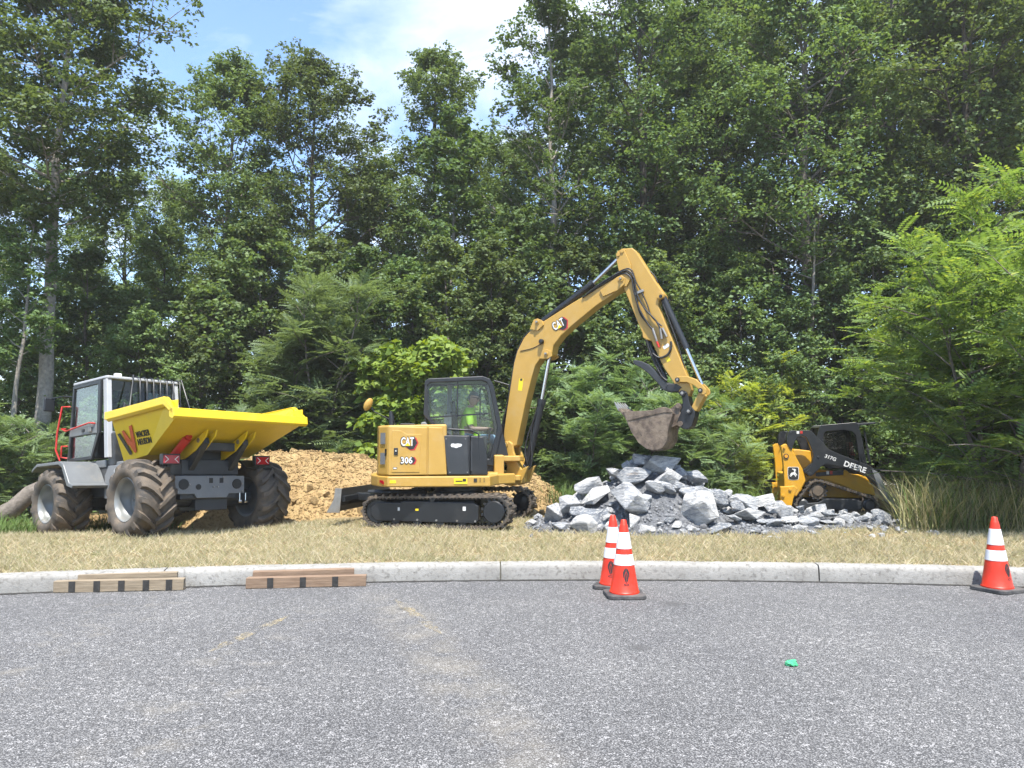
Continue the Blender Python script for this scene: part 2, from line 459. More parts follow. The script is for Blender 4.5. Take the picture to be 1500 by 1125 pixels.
# ---- kerb: cast stones butted end to end
def make_concrete():
    m, t, o = node_mat('kerb_concrete')
    p = t.nodes.new('ShaderNodeBsdfPrincipled'); t.links.new(p.outputs[0], o.inputs[0])
    co = objco(t)
    c = mixcol(t, ramp(t, noise_of(t, co, 2.2, 7, 0.65), 0.3, 0.7), (0.25, 0.24, 0.22), (0.37, 0.36, 0.335))
    c = mixcol(t, ramp(t, noise_of(t, co, 26, 4), 0.52, 0.75), c, (0.15, 0.14, 0.125))
    c = mixcol(t, ramp(t, noise_of(t, co, 9, 8, 0.7), 0.62, 0.7), c, (0.40, 0.385, 0.36))
    t.links.new(alb(t, c), p.inputs['Base Color']); p.inputs['Roughness'].default_value = 0.85
    mixh = mixcol(t, 0.4, noise_of(t, co, 14, 8, 0.7), noise_of(t, co, 90, 3))
    t.links.new(bump_of(t, mixh, 0.55, 0.02), p.inputs['Normal'])
    return m
concrete = make_concrete()
kerb = tag(empty('kerb'), 'pale concrete kerb curving between asphalt and dry grass', kind='structure')
KH = 0.172
prof = [(0.0, -0.06), (0.004, 0.05), (0.010, 0.125), (0.018, 0.150), (0.034, 0.166), (0.055, KH), (0.20, KH), (0.205, -0.06)]
joints = [-12.0, -10.1, -6.8, -3.47, -0.12, 3.18, 6.5, 9.8, 12.5]
for a, b in zip(joints[:-1], joints[1:]):
    m = MB(); K = 24; vs = []
    for i in range(K + 1):
        x = a + 0.007 + (b - a - 0.014) * i / K
        sl = -2 * 0.0219 * (x - 0.9); nl = math.hypot(1, sl); nx, ny = -sl / nl, 1 / nl
        for k, (d, z) in enumerate(prof):
            j = 0.004 * noise.noise(Vector((x * 6, k * 3.1, 7))) + (0.006 * noise.noise(Vector((x * 17, k, 2))) if 1 < k < 6 else 0)
            vs.append((x + nx * (d + j), kerb_y(x) + ny * (d + j), z + j * 0.6))
    L = len(prof)
    fs = [(i * L + k, (i + 1) * L + k, (i + 1) * L + k + 1, i * L + k + 1) for i in range(K) for k in range(L - 1)]
    fs += [tuple(range(L)), tuple(K * L + q for q in range(L - 1, -1, -1))]
    m.add(vs, fs)
    m.build('kerb_stone', concrete, kerb, smooth=40)

# ---- the ground behind the kerb, one sheet out to the horizon
def make_ground():
    m, t, o = node_mat('dry_ground')
    p = t.nodes.new('ShaderNodeBsdfPrincipled'); t.links.new(p.outputs[0], o.inputs[0])
    co = objco(t)
    c = mixcol(t, ramp(t, noise_of(t, co, 7, 8, 0.7), 0.35, 0.68), (0.20, 0.145, 0.08), (0.42, 0.34, 0.19))
    c = mixcol(t, ramp(t, noise_of(t, co, 1.1, 5), 0.5, 0.7), c, (0.13, 0.14, 0.055))
    s = t.nodes.new('ShaderNodeSeparateXYZ'); t.links.new(co, s.inputs[0])
    wood = N(t, 'ShaderNodeMapRange'); wood.inputs['From Min'].default_value = 13.0; wood.inputs['From Max'].default_value = 18.0
    t.links.new(s.outputs[1], wood.inputs['Value'])
    litter = mixcol(t, ramp(t, noise_of(t, co, 9, 7, 0.7), 0.4, 0.6), (0.05, 0.055, 0.022), (0.11, 0.08, 0.045))
    c = mixcol(t, wood.outputs[0], c, litter)
    t.links.new(alb(t, c), p.inputs['Base Color']); p.inputs['Roughness'].default_value = 0.95; p.inputs['Specular IOR Level'].default_value = 0.1
    t.links.new(bump_of(t, noise_of(t, co, 30, 8, 0.7), 0.9, 0.03), p.inputs['Normal'])
    return m
ground_mat = make_ground()
gx = sorted(set([-900, -400, -200, -100, -60, -40, -28, -20] + [x * 0.3 for x in range(-50, 51)] + [20, 28, 40, 60, 100, 200, 400, 900]))
ge = [0.19, 0.3, 0.45] + [0.6 + 0.3 * k for k in range(40)] + [14, 17, 21, 26, 32, 40, 55, 80, 140, 300, 900, 2500]
m = MB(); vs = []
for x in gx:
    for e in ge:
        y = kerb_y(x) + e
        vs.append((x, y, zt(x, y) if e < 60 else zt(x, y)))
L = len(ge)
m.add(vs, [(i * L + k, (i + 1) * L + k, (i + 1) * L + k + 1, i * L + k + 1) for i in range(len(gx) - 1) for k in range(L - 1)])
tag(m.build('ground', ground_mat, smooth=60), 'dry grassy ground rising from the kerb into the wood', kind='structure')

# ---- faded yellow paint left on the asphalt
def make_paint():
    m, t, o = node_mat('faded_yellow_paint')
    p = t.nodes.new('ShaderNodeBsdfPrincipled'); p.inputs['Base Color'].default_value = (0.40, 0.32, 0.17, 1); p.inputs['Roughness'].default_value = 0.8
    tr = t.nodes.new('ShaderNodeBsdfTransparent'); ms = t.nodes.new('ShaderNodeMixShader')
    co = objco(t)
    a = ramp(t, noise_of(t, co, 55, 5, 0.7), 0.42, 0.62)
    b = ramp(t, noise_of(t, co, 4.5, 4, 0.6), 0.40, 0.68)
    t.links.new(mixcol(t, 1.0, a, b, 'MULTIPLY'), ms.inputs[0])
    t.links.new(tr.outputs[0], ms.inputs[1]); t.links.new(p.outputs[0], ms.inputs[2]); t.links.new(ms.outputs[0], o.inputs[0])
    return m
paint = make_paint()
def painted_line(p0, p1, wd, seed):
    rr = random.Random(seed); p0 = Vector(p0); p1 = Vector(p1); d = (p1 - p0); n = Vector((-d.y, d.x)).normalized()
    m = MB(); K = 24; vs = []
    for i in range(K + 1):
        q = p0 + d * (i / K); e = min(1, 4 * min(i + 0.3, K - i + 0.3) / K) * wd / 2
        a = q + n * (e * rr.uniform(0.8, 1.1)); b = q - n * (e * rr.uniform(0.8, 1.1))
        vs += [(a.x, a.y, 0.004), (b.x, b.y, 0.004)]
    m.add(vs, [(2 * i, 2 * i + 1, 2 * i + 3, 2 * i + 2) for i in range(K)])
    return m
def road_pt(px, py):
    Y = (CAMP[2]) / -(ray(px, py)[2]) * ray(px, py)[1]
    q = at(px, py, Y); return (q.x, q.y)
tag(painted_line(road_pt(300, 958), road_pt(424, 902), 0.10, 1).build('painted_line', paint), 'worn yellow paint stripe slanting over the asphalt before the timbers', kind='structure')
tag(painted_line(road_pt(578, 878), road_pt(648, 930), 0.10, 2).build('painted_line', paint), 'worn yellow paint stripe on the asphalt before the excavator', kind='structure')

# ================================================================== scattering
def scatter_mesh(name, tv, tf, P, X, Z, S, mat_):
    """many copies of a little template (verts tv, quads/tris tf) at P with axes X (along) and Z (up), scale S, in one mesh"""
    tv = np.asarray(tv, float); tf = np.asarray(tf, int); P = np.asarray(P, float); n = len(P)
    X = X / np.linalg.norm(X, axis=1, keepdims=True)
    Z = Z - X * np.sum(X * Z, axis=1, keepdims=True); Z /= np.linalg.norm(Z, axis=1, keepdims=True) + 1e-9
    Y = np.cross(Z, X)
    S = np.asarray(S, float).reshape(n, -1)
    if S.shape[1] == 1: S = np.repeat(S, 3, axis=1)
    V = P[:, None, :] + (tv[None, :, 0:1] * S[:, None, 0:1]) * X[:, None, :] + (tv[None, :, 1:2] * S[:, None, 1:2]) * Y[:, None, :] + (tv[None, :, 2:3] * S[:, None, 2:3]) * Z[:, None, :]
    V = V.reshape(-1, 3)
    Fc = (tf[None] + (np.arange(n) * len(tv))[:, None, None]).reshape(-1)
    k = tf.shape[1]; nf = n * len(tf)
    me = bpy.data.meshes.new(name)
    me.vertices.add(len(V)); me.vertices.foreach_set('co', V.ravel().astype(np.float32))
    me.loops.add(nf * k); me.loops.foreach_set('vertex_index', Fc.astype(np.int32))
    me.polygons.add(nf); me.polygons.foreach_set('loop_start', (np.arange(nf) * k).astype(np.int32))
    me.update(calc_edges=True)
    me.materials.append(mat_)
    return me

# ---- dry grass on the verge
def make_grass(name, cols, patch=None):
    m, t, o = node_mat(name)
    g = t.nodes.new('ShaderNodeNewGeometry'); co = objco(t)
    r = t.nodes.new('ShaderNodeValToRGB'); t.links.new(g.outputs['Random Per Island'], r.inputs[0])
    els = r.color_ramp.elements
    for i, c in enumerate(cols):
        e = els[i] if i < 2 else els.new(0.5)
        e.position = i / (len(cols) - 1); e.color = (*c, 1)
    c = r.outputs[0]
    if patch: c = mixcol(t, ramp(t, noise_of(t, co, patch[1], 6, 0.6), patch[2], patch[3]), c, mixcol(t, 0.5, c, patch[0]))
    p = t.nodes.new('ShaderNodeBsdfPrincipled'); p.inputs['Roughness'].default_value = 0.6; p.inputs['Specular IOR Level'].default_value = 0.25
    t.links.new(alb(t, c), p.inputs['Base Color'])
    tr = t.nodes.new('ShaderNodeBsdfTranslucent'); t.links.new(c, tr.inputs[0])
    ms = t.nodes.new('ShaderNodeMixShader'); ms.inputs[0].default_value = 0.25
    t.links.new(p.outputs[0], ms.inputs[1]); t.links.new(tr.outputs[0], ms.inputs[2]); t.links.new(ms.outputs[0], o.inputs[0])
    return m
straw = make_grass('dry_grass', [(0.42, 0.33, 0.18), (0.80, 0.70, 0.48), (0.62, 0.53, 0.32), (0.84, 0.77, 0.58), (0.36, 0.36, 0.17)], ((0.24, 0.25, 0.10), 0.8, 0.55, 0.8))
G = np.random.default_rng(11)
n = 150000
x = G.uniform(-9.5, 9.5, n); e = 0.17 + 4.6 * G.random(n) ** 1.25
y = np.array([kerb_y(a) for a in x]) + e
keep = []
for a, b in zip(x, y):
    k = noise.noise(Vector((a * 1.6, b * 1.6, 0.5)))
    keep.append(k > -0.32 or G.random() < 0.35)
keep = np.array(keep); x, y = x[keep], y[keep]; n = len(x)
z = np.array([zt(a, b) for a, b in zip(x, y)])
az = G.uniform(0, 2 * math.pi, n); el = G.normal(0.65, 0.35, n).clip(0.02, 1.5)
X = np.stack([np.cos(az) * np.cos(el), np.sin(az) * np.cos(el), np.sin(el)], 1)
Z = np.stack([-np.sin(az), np.cos(az), G.normal(0, .3, n)], 1)
S = np.stack([G.uniform(0.04, 0.13, n), G.uniform(0.9, 2.3, n), np.ones(n)], 1)
blade = [(0, -0.0035, 0), (0, 0.0035, 0), (1.0, 0, 0)]
me = scatter_mesh('verge_grass', blade, [(0, 1, 2)], np.stack([x, y, z - 0.004], 1), X, Z, S, straw)
tag(link('verge_grass', me, None), 'short dry straw coloured grass on the verge behind the kerb', 'grass', kind='stuff')

def tall_grass(name, pts, hmin, hmax, mat_, seed, wd=0.006, lean=0.35):
    g = np.random.default_rng(seed); n = len(pts)
    P = np.array([(a, b, zt(a, b) - 0.01) for a, b in pts])
    az = g.uniform(0, 2 * math.pi, n)
    ln = np.abs(g.normal(lean, 0.18, n))
    X = np.stack([np.cos(az) * np.sin(ln), np.sin(az) * np.sin(ln), np.cos(ln)], 1)
    Z = np.stack([np.cos(az), np.sin(az), np.zeros(n)], 1)
    L = g.uniform(hmin, hmax, n)
    tv = [(0, -1, 0), (0, 1, 0), (0.4, -.9, 0.03), (0.4, .9, 0.03), (0.75, -.6, 0.13), (0.75, .6, 0.13), (0.97, -.1, 0.30), (0.97, .1, 0.30)]
    tf = [(0, 1, 3, 2), (2, 3, 5, 4), (4, 5, 7, 6)]
    S = np.stack([L, np.full(n, wd) * g.uniform(.6, 1.4, n), L], 1)
    return scatter_mesh(name, tv, tf, P, X, Z, S, mat_)
reed = make_grass('tall_grass_blades', [(0.15, 0.20, 0.055), (0.11, 0.17, 0.04), (0.30, 0.28, 0.12), (0.14, 0.21, 0.055), (0.46, 0.41, 0.23)])
g = np.random.default_rng(5)
pts = [(g.uniform(5.3, 10.0), 10.9 + 2.6 * g.random() ** 1.3) for _ in range(7500)]
pts = [(a, b) for a, b in pts if 750 + a / b * FPX > 1308 + 60 * g.random() ** 2]
tag(link('tall_grass', tall_grass('tall_grass', pts, 0.45, 1.05, reed, 6)), 'tall unmown grass gone to straw round the foot of the locust tree', 'grass', kind='stuff')
weed = make_grass('weed_blades', [(0.14, 0.19, 0.05), (0.09, 0.15, 0.03), (0.30, 0.26, 0.12), (0.12, 0.20, 0.05)])
pts = [(g.uniform(-10.5, -7.4), g.uniform(11.2, 13.6)) for _ in range(4500)]
pts += [(g.normal(-6.55, 0.38), g.normal(13.2, 0.3)) for _ in range(2500)]
tag(link('weeds', tall_grass('weeds', pts, 0.18, 0.50, weed, 8, 0.005, 0.5)), 'rough green weeds growing round the wheels of the dumper', 'weeds', kind='stuff')
pts = [(g.uniform(0.5, 2.4), g.uniform(14.2, 16.5)) for _ in range(2500)] + [(g.uniform(2.4, 5.0), g.uniform(14.6, 17)) for _ in range(1800)]
tag(link('weeds', tall_grass('weeds', pts, 0.3, 0.75, weed, 9, 0.006, 0.5)), 'green weeds behind the stone pile', 'weeds', kind='stuff')

# ================================================================== loose earth and stone
def rock_mesh(name, seed, pts=14, bev=0.07, sq=(1, 1, 1)):
    rr = random.Random(seed); bm = bmesh.new()
    for _ in range(pts):
        v = Vector((rr.gauss(0, 1), rr.gauss(0, 1), rr.gauss(0, 1))).normalized() * rr.uniform(0.82, 1.1)
        bm.verts.new((v.x * sq[0], v.y * sq[1], v.z * sq[2]))
    r = bmesh.ops.convex_hull(bm, input=bm.verts)
    bmesh.ops.delete(bm, geom=[e for e in r['geom_interior'] if isinstance(e, bmesh.types.BMVert)], context='VERTS')
    bmesh.ops.dissolve_limit(bm, angle_limit=R(14), verts=bm.verts, edges=bm.edges)
    bmesh.ops.bevel(bm, geom=bm.edges[:] + bm.verts[:], offset=bev, segments=1, affect='EDGES', profile=0.6)
    bmesh.ops.triangulate(bm, faces=[f for f in bm.faces if len(f.verts) > 4])
    for v in bm.verts:
        v.co += v.co.normalized() * 0.05 * noise.noise(v.co * 2.5 + Vector((seed, 0, 0)))
    bmesh.ops.recalc_face_normals(bm, faces=bm.faces)
    me = bpy.data.meshes.new(name); bm.to_mesh(me); bm.free(); return me

def make_soil():
    m, t, o = node_mat('sandy_soil')
    p = t.nodes.new('ShaderNodeBsdfPrincipled'); t.links.new(p.outputs[0], o.inputs[0])
    co = objco(t)
    c = mixcol(t, ramp(t, noise_of(t, co, 3.5, 8, 0.7), 0.3, 0.7), (0.36, 0.235, 0.105), (0.55, 0.405, 0.20))
    c = mixcol(t, ramp(t, noise_of(t, co, 22, 5), 0.55, 0.7), c, (0.27, 0.16, 0.085))
    t.links.new(alb(t, c), p.inputs['Base Color']); p.inputs['Roughness'].default_value = 0.95; p.inputs['Specular IOR Level'].default_value = 0.15
    t.links.new(bump_of(t, noise_of(t, co, 24, 8, 0.75), 1.0, 0.05), p.inputs['Normal'])
    return m
soil = make_soil()
RX = [-9.2, -7.6, -6.2, -5.4, -4.7, -3.6, -2.9, -2.2, -1.2, -0.2, 0.3, 0.75, 1.05, 1.4]
RZ = [0.0, 0.35, 0.95, 1.22, 1.33, 1.28, 1.12, 0.92, 0.85, 0.86, 0.80, 0.55, 0.30, 0.0]
def mound_h(x, y):
    ridge = float(np.interp(x, RX, RZ)); yc = 15.1 + 0.1 * x * 0.2
    half = 0.45 + 1.35 * ridge
    d = abs(y - yc) / max(half, 0.05)
    h = ridge * max(0.0, 1 - d ** 1.25) if ridge > 0 else 0
    lump = 0.10 * noise.noise(Vector((x * 1.7, y * 1.7, 0))) + 0.06 * noise.noise(Vector((x * 4.1, y * 4.1, 2))) + 0.035 * noise.noise(Vector((x * 9, y * 9, 5)))
    return h + lump * min(1, 4 * h) - 0.05
mound = tag(empty('dirt_mound', (-3.0, 15.0, 0)), 'long heap of tan sandy soil with clods behind the excavator', 'dirt mound')
m = MB(); vs = []; nx_, ny_ = 190, 70
for i in range(nx_ + 1):
    for j in range(ny_ + 1):
        x = -9.4 + 11 * i / nx_; y = 12.9 + 4.4 * j / ny_
        vs.append((x + 3.0, y - 15.0, zt(x, y) + mound_h(x, y)))
m.add(vs, [(i * (ny_ + 1) + j, (i + 1) * (ny_ + 1) + j, (i + 1) * (ny_ + 1) + j + 1, i * (ny_ + 1) + j + 1) for i in range(nx_) for j in range(ny_)])
m.build('heap', soil, mound, smooth=75)
clods = [rock_mesh('clod', 100 + k, 10, 0.05, (1, .8, .6)) for k in range(5)]
for c_ in clods: c_.materials.append(soil)
rr = random.Random(21); cnt = 0
while cnt < 170:
    x = rr.uniform(-8, 1.2); y = rr.uniform(13.2, 15.2)
    h = mound_h(x, y)
    if h < 0.02 and rr.random() < 0.7: continue
    s = 0.035 + 0.11 * rr.random() ** 2.2
    o = link('clod', clods[cnt % 5], None, mound)
    o.location = (x + 3, y - 15, zt(x, y) + max(h, 0) + s * 0.08); o.rotation_euler = (rr.uniform(0, 6), rr.uniform(0, 6), rr.uniform(0, 6)); o.scale = (s, s, s)
    cnt += 1
g = np.random.default_rng(31); P = []
while len(P) < 15000:
    x = g.uniform(-9, 1.4); y = g.uniform(12.9, 15.4); h = mound_h(x, y)
    if h > 0.0 or g.random() < 0.12 * math.exp(-max(0, 13.4 - y) * 3): P.append((x + 3, y - 15, zt(x, y) + max(h, 0) + 0.004))
n = len(P); A = g.normal(size=(n, 3)); B = g.normal(size=(n, 3))
octa_v = [(1, 0, 0), (-1, 0, 0), (0, 1, 0), (0, -1, 0), (0, 0, 1), (0.2, 0.1, -1)]
octa_f = [(0, 2, 4), (2, 1, 4), (1, 3, 4), (3, 0, 4), (2, 0, 5), (1, 2, 5), (3, 1, 5), (0, 3, 5)]
S = (0.008 + 0.03 * g.random(n) ** 2.5)[:, None] * g.uniform(0.6, 1.3, (n, 3))
tag(link('crumbs', scatter_mesh('crumbs', octa_v, octa_f, P, A, B, S, soil), None, mound), kind='stuff')

# ---- the stone pile
def make_stone():
    m, t, o = node_mat('quarried_limestone')
    p = t.nodes.new('ShaderNodeBsdfPrincipled'); t.links.new(p.outputs[0], o.inputs[0])
    co = objco(t); oi = t.nodes.new('ShaderNodeObjectInfo')
    mp = t.nodes.new('ShaderNodeMapping'); mp.inputs['Scale'].default_value = (1.0, 1.0, 3.2); t.links.new(co, mp.inputs['Vector'])
    cb = t.nodes.new('ShaderNodeCombineXYZ'); ml = N(t, 'ShaderNodeMath', operation='MULTIPLY'); ml.inputs[1].default_value = 37.0
    t.links.new(oi.outputs['Random'], ml.inputs[0]); t.links.new(ml.outputs[0], cb.inputs[0]); t.links.new(ml.outputs[0], cb.inputs[2])
    t.links.new(cb.outputs[0], mp.inputs['Location'])
    v = mp.outputs[0]
    tone = t.nodes.new('ShaderNodeValToRGB'); t.links.new(oi.outputs['Random'], tone.inputs[0])
    for i, (ps, c) in enumerate(((0, (0.20, 0.22, 0.25)), (0.3, (0.40, 0.415, 0.44)), (0.6, (0.54, 0.54, 0.54)), (1.0, (0.62, 0.61, 0.59)))):
        e = tone.color_ramp.elements[i] if i < 2 else tone.color_ramp.elements.new(ps)
        e.position = ps; e.color = (*c, 1)
    c = mixcol(t, ramp(t, noise_of(t, v, 1.3, 9, 0.7), 0.38, 0.60), mixcol(t, 1.0, tone.outputs[0], (0.58, 0.61, 0.66), 'MULTIPLY'), mixcol(t, 1.0, tone.outputs[0], (1.4, 1.39, 1.36), 'MULTIPLY'))
    c = mixcol(t, ramp(t, noise_of(t, v, 3.4, 9, 0.75), 0.50, 0.60), c, (0.72, 0.71, 0.68))
    c = mixcol(t, ramp(t, noise_of(t, v, 0.9, 6, 0.6), 0.64, 0.74), c, (0.42, 0.33, 0.24))
    c = mixcol(t, ramp(t, noise_of(t, v, 7.5, 5, 0.7), 0.63, 0.74), c, (0.12, 0.125, 0.135))
    t.links.new(alb(t, c), p.inputs['Base Color']); p.inputs['Roughness'].default_value = 0.75; p.inputs['Specular IOR Level'].default_value = 0.35
    hh = mixcol(t, 0.4, noise_of(t, v, 2.2, 9, 0.75), noise_of(t, co, 9.0, 7, 0.75))
    t.links.new(bump_of(t, hh, 0.65, 0.4), p.inputs['Normal'])
    return m
stone = make_stone()
gravel = mat('crushed_stone', (0.10, 0.105, 0.115), 0.9, var=0.45, scale=16, bump=1.0, bscale=45, dust=(0.24, 0.245, 0.25), dscale=14, dlo=0.5, dhi=0.68)
def pile_h(x, y):
    d = math.hypot((x - 2.15) / 1.65, (y - 12.1) / 1.45)
    h = 1.22 * max(0, 1 - d) ** 0.85
    d2 = math.hypot((x - 3.4) / 1.5, (y - 12.0) / 1.15); h = max(h, 0.62 * max(0, 1 - d2) ** 0.75)
    d3 = math.hypot((x - 4.6) / 1.6, (y - 12.2) / 0.95); h = max(h, 0.33 * max(0, 1 - d3) ** 0.7)
    d4 = math.hypot((x - 0.95) / 0.8, (y - 11.7) / 0.9); h = max(h, 0.42 * max(0, 1 - d4) ** 0.7)
    h += (0.05 * noise.noise(Vector((x * 3, y * 3, 1))) + 0.03 * noise.noise(Vector((x * 8, y * 8, 4)))) * min(1, h * 5)
    return h - 0.03
def core_h(x, y):
    h = pile_h(x, y)
    return h - 0.15 * sstep(0.02, 0.3, h)
pile = tag(empty('stone_pile', (2.6, 12.0, 0)), 'pile of broken grey white limestone boulders below the raised digger bucket', 'stone pile')
m = MB(); vs = []; a_, b_ = 120, 80
for i in range(a_ + 1):
    for j in range(b_ + 1):
        x = 0.0 + 6.4 * i / a_; y = 10.3 + 3.5 * j / b_
        vs.append((x - 2.6, y - 12.0, zt(x, y) + core_h(x, y)))
m.add(vs, [(i * (b_ + 1) + j, (i + 1) * (b_ + 1) + j, (i + 1) * (b_ + 1) + j + 1, i * (b_ + 1) + j + 1) for i in range(a_) for j in range(b_)])
m.build('gravel_core', gravel, pile, smooth=70)
rocks = [rock_mesh('rock', 300 + k, [10, 12, 13, 16][k % 4], 0.035, [(1, .8, .62), (1, .85, .75), (1, .7, .5), (1, .95, .85)][k % 4]) for k in range(14)]
for r_ in rocks: r_.materials.append(stone)
def hit_pile(px, py):
    r = ray(px, py)
    for k in range(900):
        Y = 10.0 + k * 0.005
        q = CAMP + r * (Y / r[1])
        if q[2] <= zt(q[0], q[1]) + max(0, pile_h(q[0], q[1])): return q
    return None
# measured boulders: centre x, y, width, height in a 2.83x enlargement of the photograph at (770, 640), tilt
BOULDERS = [(488, 92, 118, 66, 10), (567, 106, 150, 84, -14), (370, 146, 100, 62, 8), (442, 160, 150, 66, -6), (592, 166, 152, 76, 20), (652, 146, 70, 60, 0),
    (712, 166, 100, 76, 12), (268, 205, 122, 70, -14), (292, 238, 150, 60, -24), (430, 252, 192, 140, 0), (712, 222, 140, 84, 10), (732, 292, 164, 112, 18),
    (98, 312, 112, 116, 30), (176, 280, 92, 76, 0), (216, 306, 84, 58, 0), (280, 332, 134, 124, -20), (150, 372, 122, 66, 0), (244, 366, 112, 82, 12),
    (456, 346, 82, 82, 0), (694, 376, 62, 58, 10), (802, 382, 150, 66, 4), (505, 384, 74, 36, 0), (660, 390, 44, 32, 0), (345, 380, 64, 62, 0),
    (585, 205, 96, 56, 26), (800, 256, 82, 62, 12), (852, 240, 72, 52, 0), (918, 272, 124, 64, -8), (992, 262, 112, 62, 6), (940, 314, 124, 46, 4),
    (1022, 300, 74, 44, 0), (1080, 310, 74, 52, 0), (1142, 298, 72, 40, -4), (1190, 325, 104, 42, 0), (1258, 320, 74, 38, 0), (1180, 352, 96, 38, 0),
    (1258, 352, 84, 36, 0), (1340, 342, 64, 44, 0), (1402, 336, 64, 44, 0), (1308, 358, 56, 32, 0), (950, 392, 66, 32, 0), (1030, 356, 94, 32, 6),
    (1100, 342, 84, 38, 0), (1140, 376, 66, 28, 0), (1040, 420, 76, 26, 0), (540, 205, 92, 44, -10), (640, 205, 90, 50, 18), (870, 330, 60, 34, 0), (985, 350, 60, 30, 0),
    (500, 260, 60, 40, 0), (340, 330, 60, 50, 0), (1210, 380, 60, 24, 0), (1290, 388, 54, 22, 0), (880, 290, 60, 40, 0), (770, 330, 60, 40, 0)]
rr = random.Random(77); placed = []
for k, (zx, zy, wz, hz, tl) in enumerate(BOULDERS):
    q = hit_pile(770 + zx / 2.83, 640 + (zy + hz * 0.18) / 2.83)
    if q is None: q = np.array(at(770 + zx / 2.83, 640 + zy / 2.83, 12.0))
    sc = q[1] / FPX / 2.83
    sx, sz = wz * sc / 2 * 1.16, hz * sc / 2 * 1.3
    o = link('rock', rocks[k % 14], None, pile)
    dim = rocks[k % 14]
    o.scale = (sx, (sx + sz) / 2 * 1.1, sz * 1.25)
    o.rotation_euler = (rr.uniform(-.25, .25), R(tl) + rr.uniform(-.1, .1), rr.uniform(-.35, .35) + (math.pi if rr.random() < .5 else 0))
    o.location = (q[0] - 2.6, q[1] - 12.0 + 0.05, q[2] + sz * 0.20)
    placed.append((q[0], q[1], max(sx, sz)))
cnt = 0; tries = 0
while cnt < 190 and tries < 8000:
    tries += 1
    x = rr.uniform(0.2, 6.3); y = rr.uniform(10.6, 13.4); h = pile_h(x, y)
    if h < -0.02 and not (x > 3.4 and rr.random() < 0.25 and y < 12.4): continue
    s = 0.05 + 0.17 * rr.random() ** 1.5
    if h < 0.05: s *= 0.5
    if any(math.hypot(x - a, y - b) < (c + s) * 0.62 for a, b, c in placed): continue
    placed.append((x, y, s))
    o = link('rock', rocks[cnt % 14], None, pile)
    o.scale = (s, s * .9, s * .85); o.rotation_euler = (rr.uniform(0, 6), rr.uniform(-.5, .5), rr.uniform(0, 6))
    o.location = (x - 2.6, y - 12, zt(x, y) + max(core_h(x, y), 0) + s * 0.42); cnt += 1
g = np.random.default_rng(41); P = []
while len(P) < 4500:
    x = g.uniform(0.2, 6.4); y = g.uniform(10.5, 13.3); h = core_h(x, y)
    if h > -0.03 + 0.02 * g.random() or g.random() < 0.03: P.append((x - 2.6, y - 12, zt(x, y) + max(h, 0) + 0.005))
n = len(P); A = g.normal(size=(n, 3)); B = g.normal(size=(n, 3))
S = (0.008 + 0.04 * g.random(n) ** 3)[:, None] * g.uniform(0.6, 1.3, (n, 3))
chips = mat('stone_chips', (0.18, 0.185, 0.195), 0.85, var=0.6, scale=9)
tag(link('stone_chips', scatter_mesh('stone_chips', octa_v, octa_f, P, A, B, S, chips), None, pile), kind='stuff')

# ---- low pieces of rubble lying in the grass beyond the loader
rr = random.Random(5)
for k, (px, py, s) in enumerate([(1322, 772, .09), (1336, 776, .06), (1342, 770, .05), (1300, 768, .07)]):
    q = hit_pile(px, py)
    Y = 1.37 * FPX / (py - HORIZON); q = at(px, py, Y)
    o = link('rubble_stone', rocks[(k * 3) % 14], None)
    o.location = (q.x, q.y, zt(q.x, q.y) + s * .3); o.scale = (s * 1.3, s, s * .7); o.rotation_euler = (0, 0, rr.uniform(0, 6))
    tag(o, 'small grey stone lying loose in the grass before the tall grass', 'stone', 'loose stones at the edge of the tall grass')

# ================================================================== timbers, cones, scrap
def make_wood(name, a, b):
    m, t, o = node_mat(name)
    p = t.nodes.new('ShaderNodeBsdfPrincipled'); t.links.new(p.outputs[0], o.inputs[0])
    co = objco(t); mp = t.nodes.new('ShaderNodeMapping'); mp.inputs['Scale'].default_value = (1.2, 14, 14); t.links.new(co, mp.inputs['Vector'])
    f = noise_of(t, mp.outputs[0], 3.0, 8, 0.65)
    c = mixcol(t, ramp(t, f, 0.3, 0.7), a, b)
    c = mixcol(t, ramp(t, noise_of(t, co, 30, 4), 0.66, 0.74), c, (0.06, 0.05, 0.04))
    t.links.new(alb(t, c), p.inputs['Base Color']); p.inputs['Roughness'].default_value = 0.8
    t.links.new(bump_of(t, f, 0.5, 0.01), p.inputs['Normal']); return m
wood_a = make_wood('weathered_timber', (0.19, 0.145, 0.095), (0.36, 0.29, 0.20))
wood_b = make_wood('reddish_timber', (0.17, 0.105, 0.065), (0.32, 0.22, 0.145))
stripe = mat('stencil_black', (0.03, 0.028, 0.026), 0.8, var=0.4, scale=20)
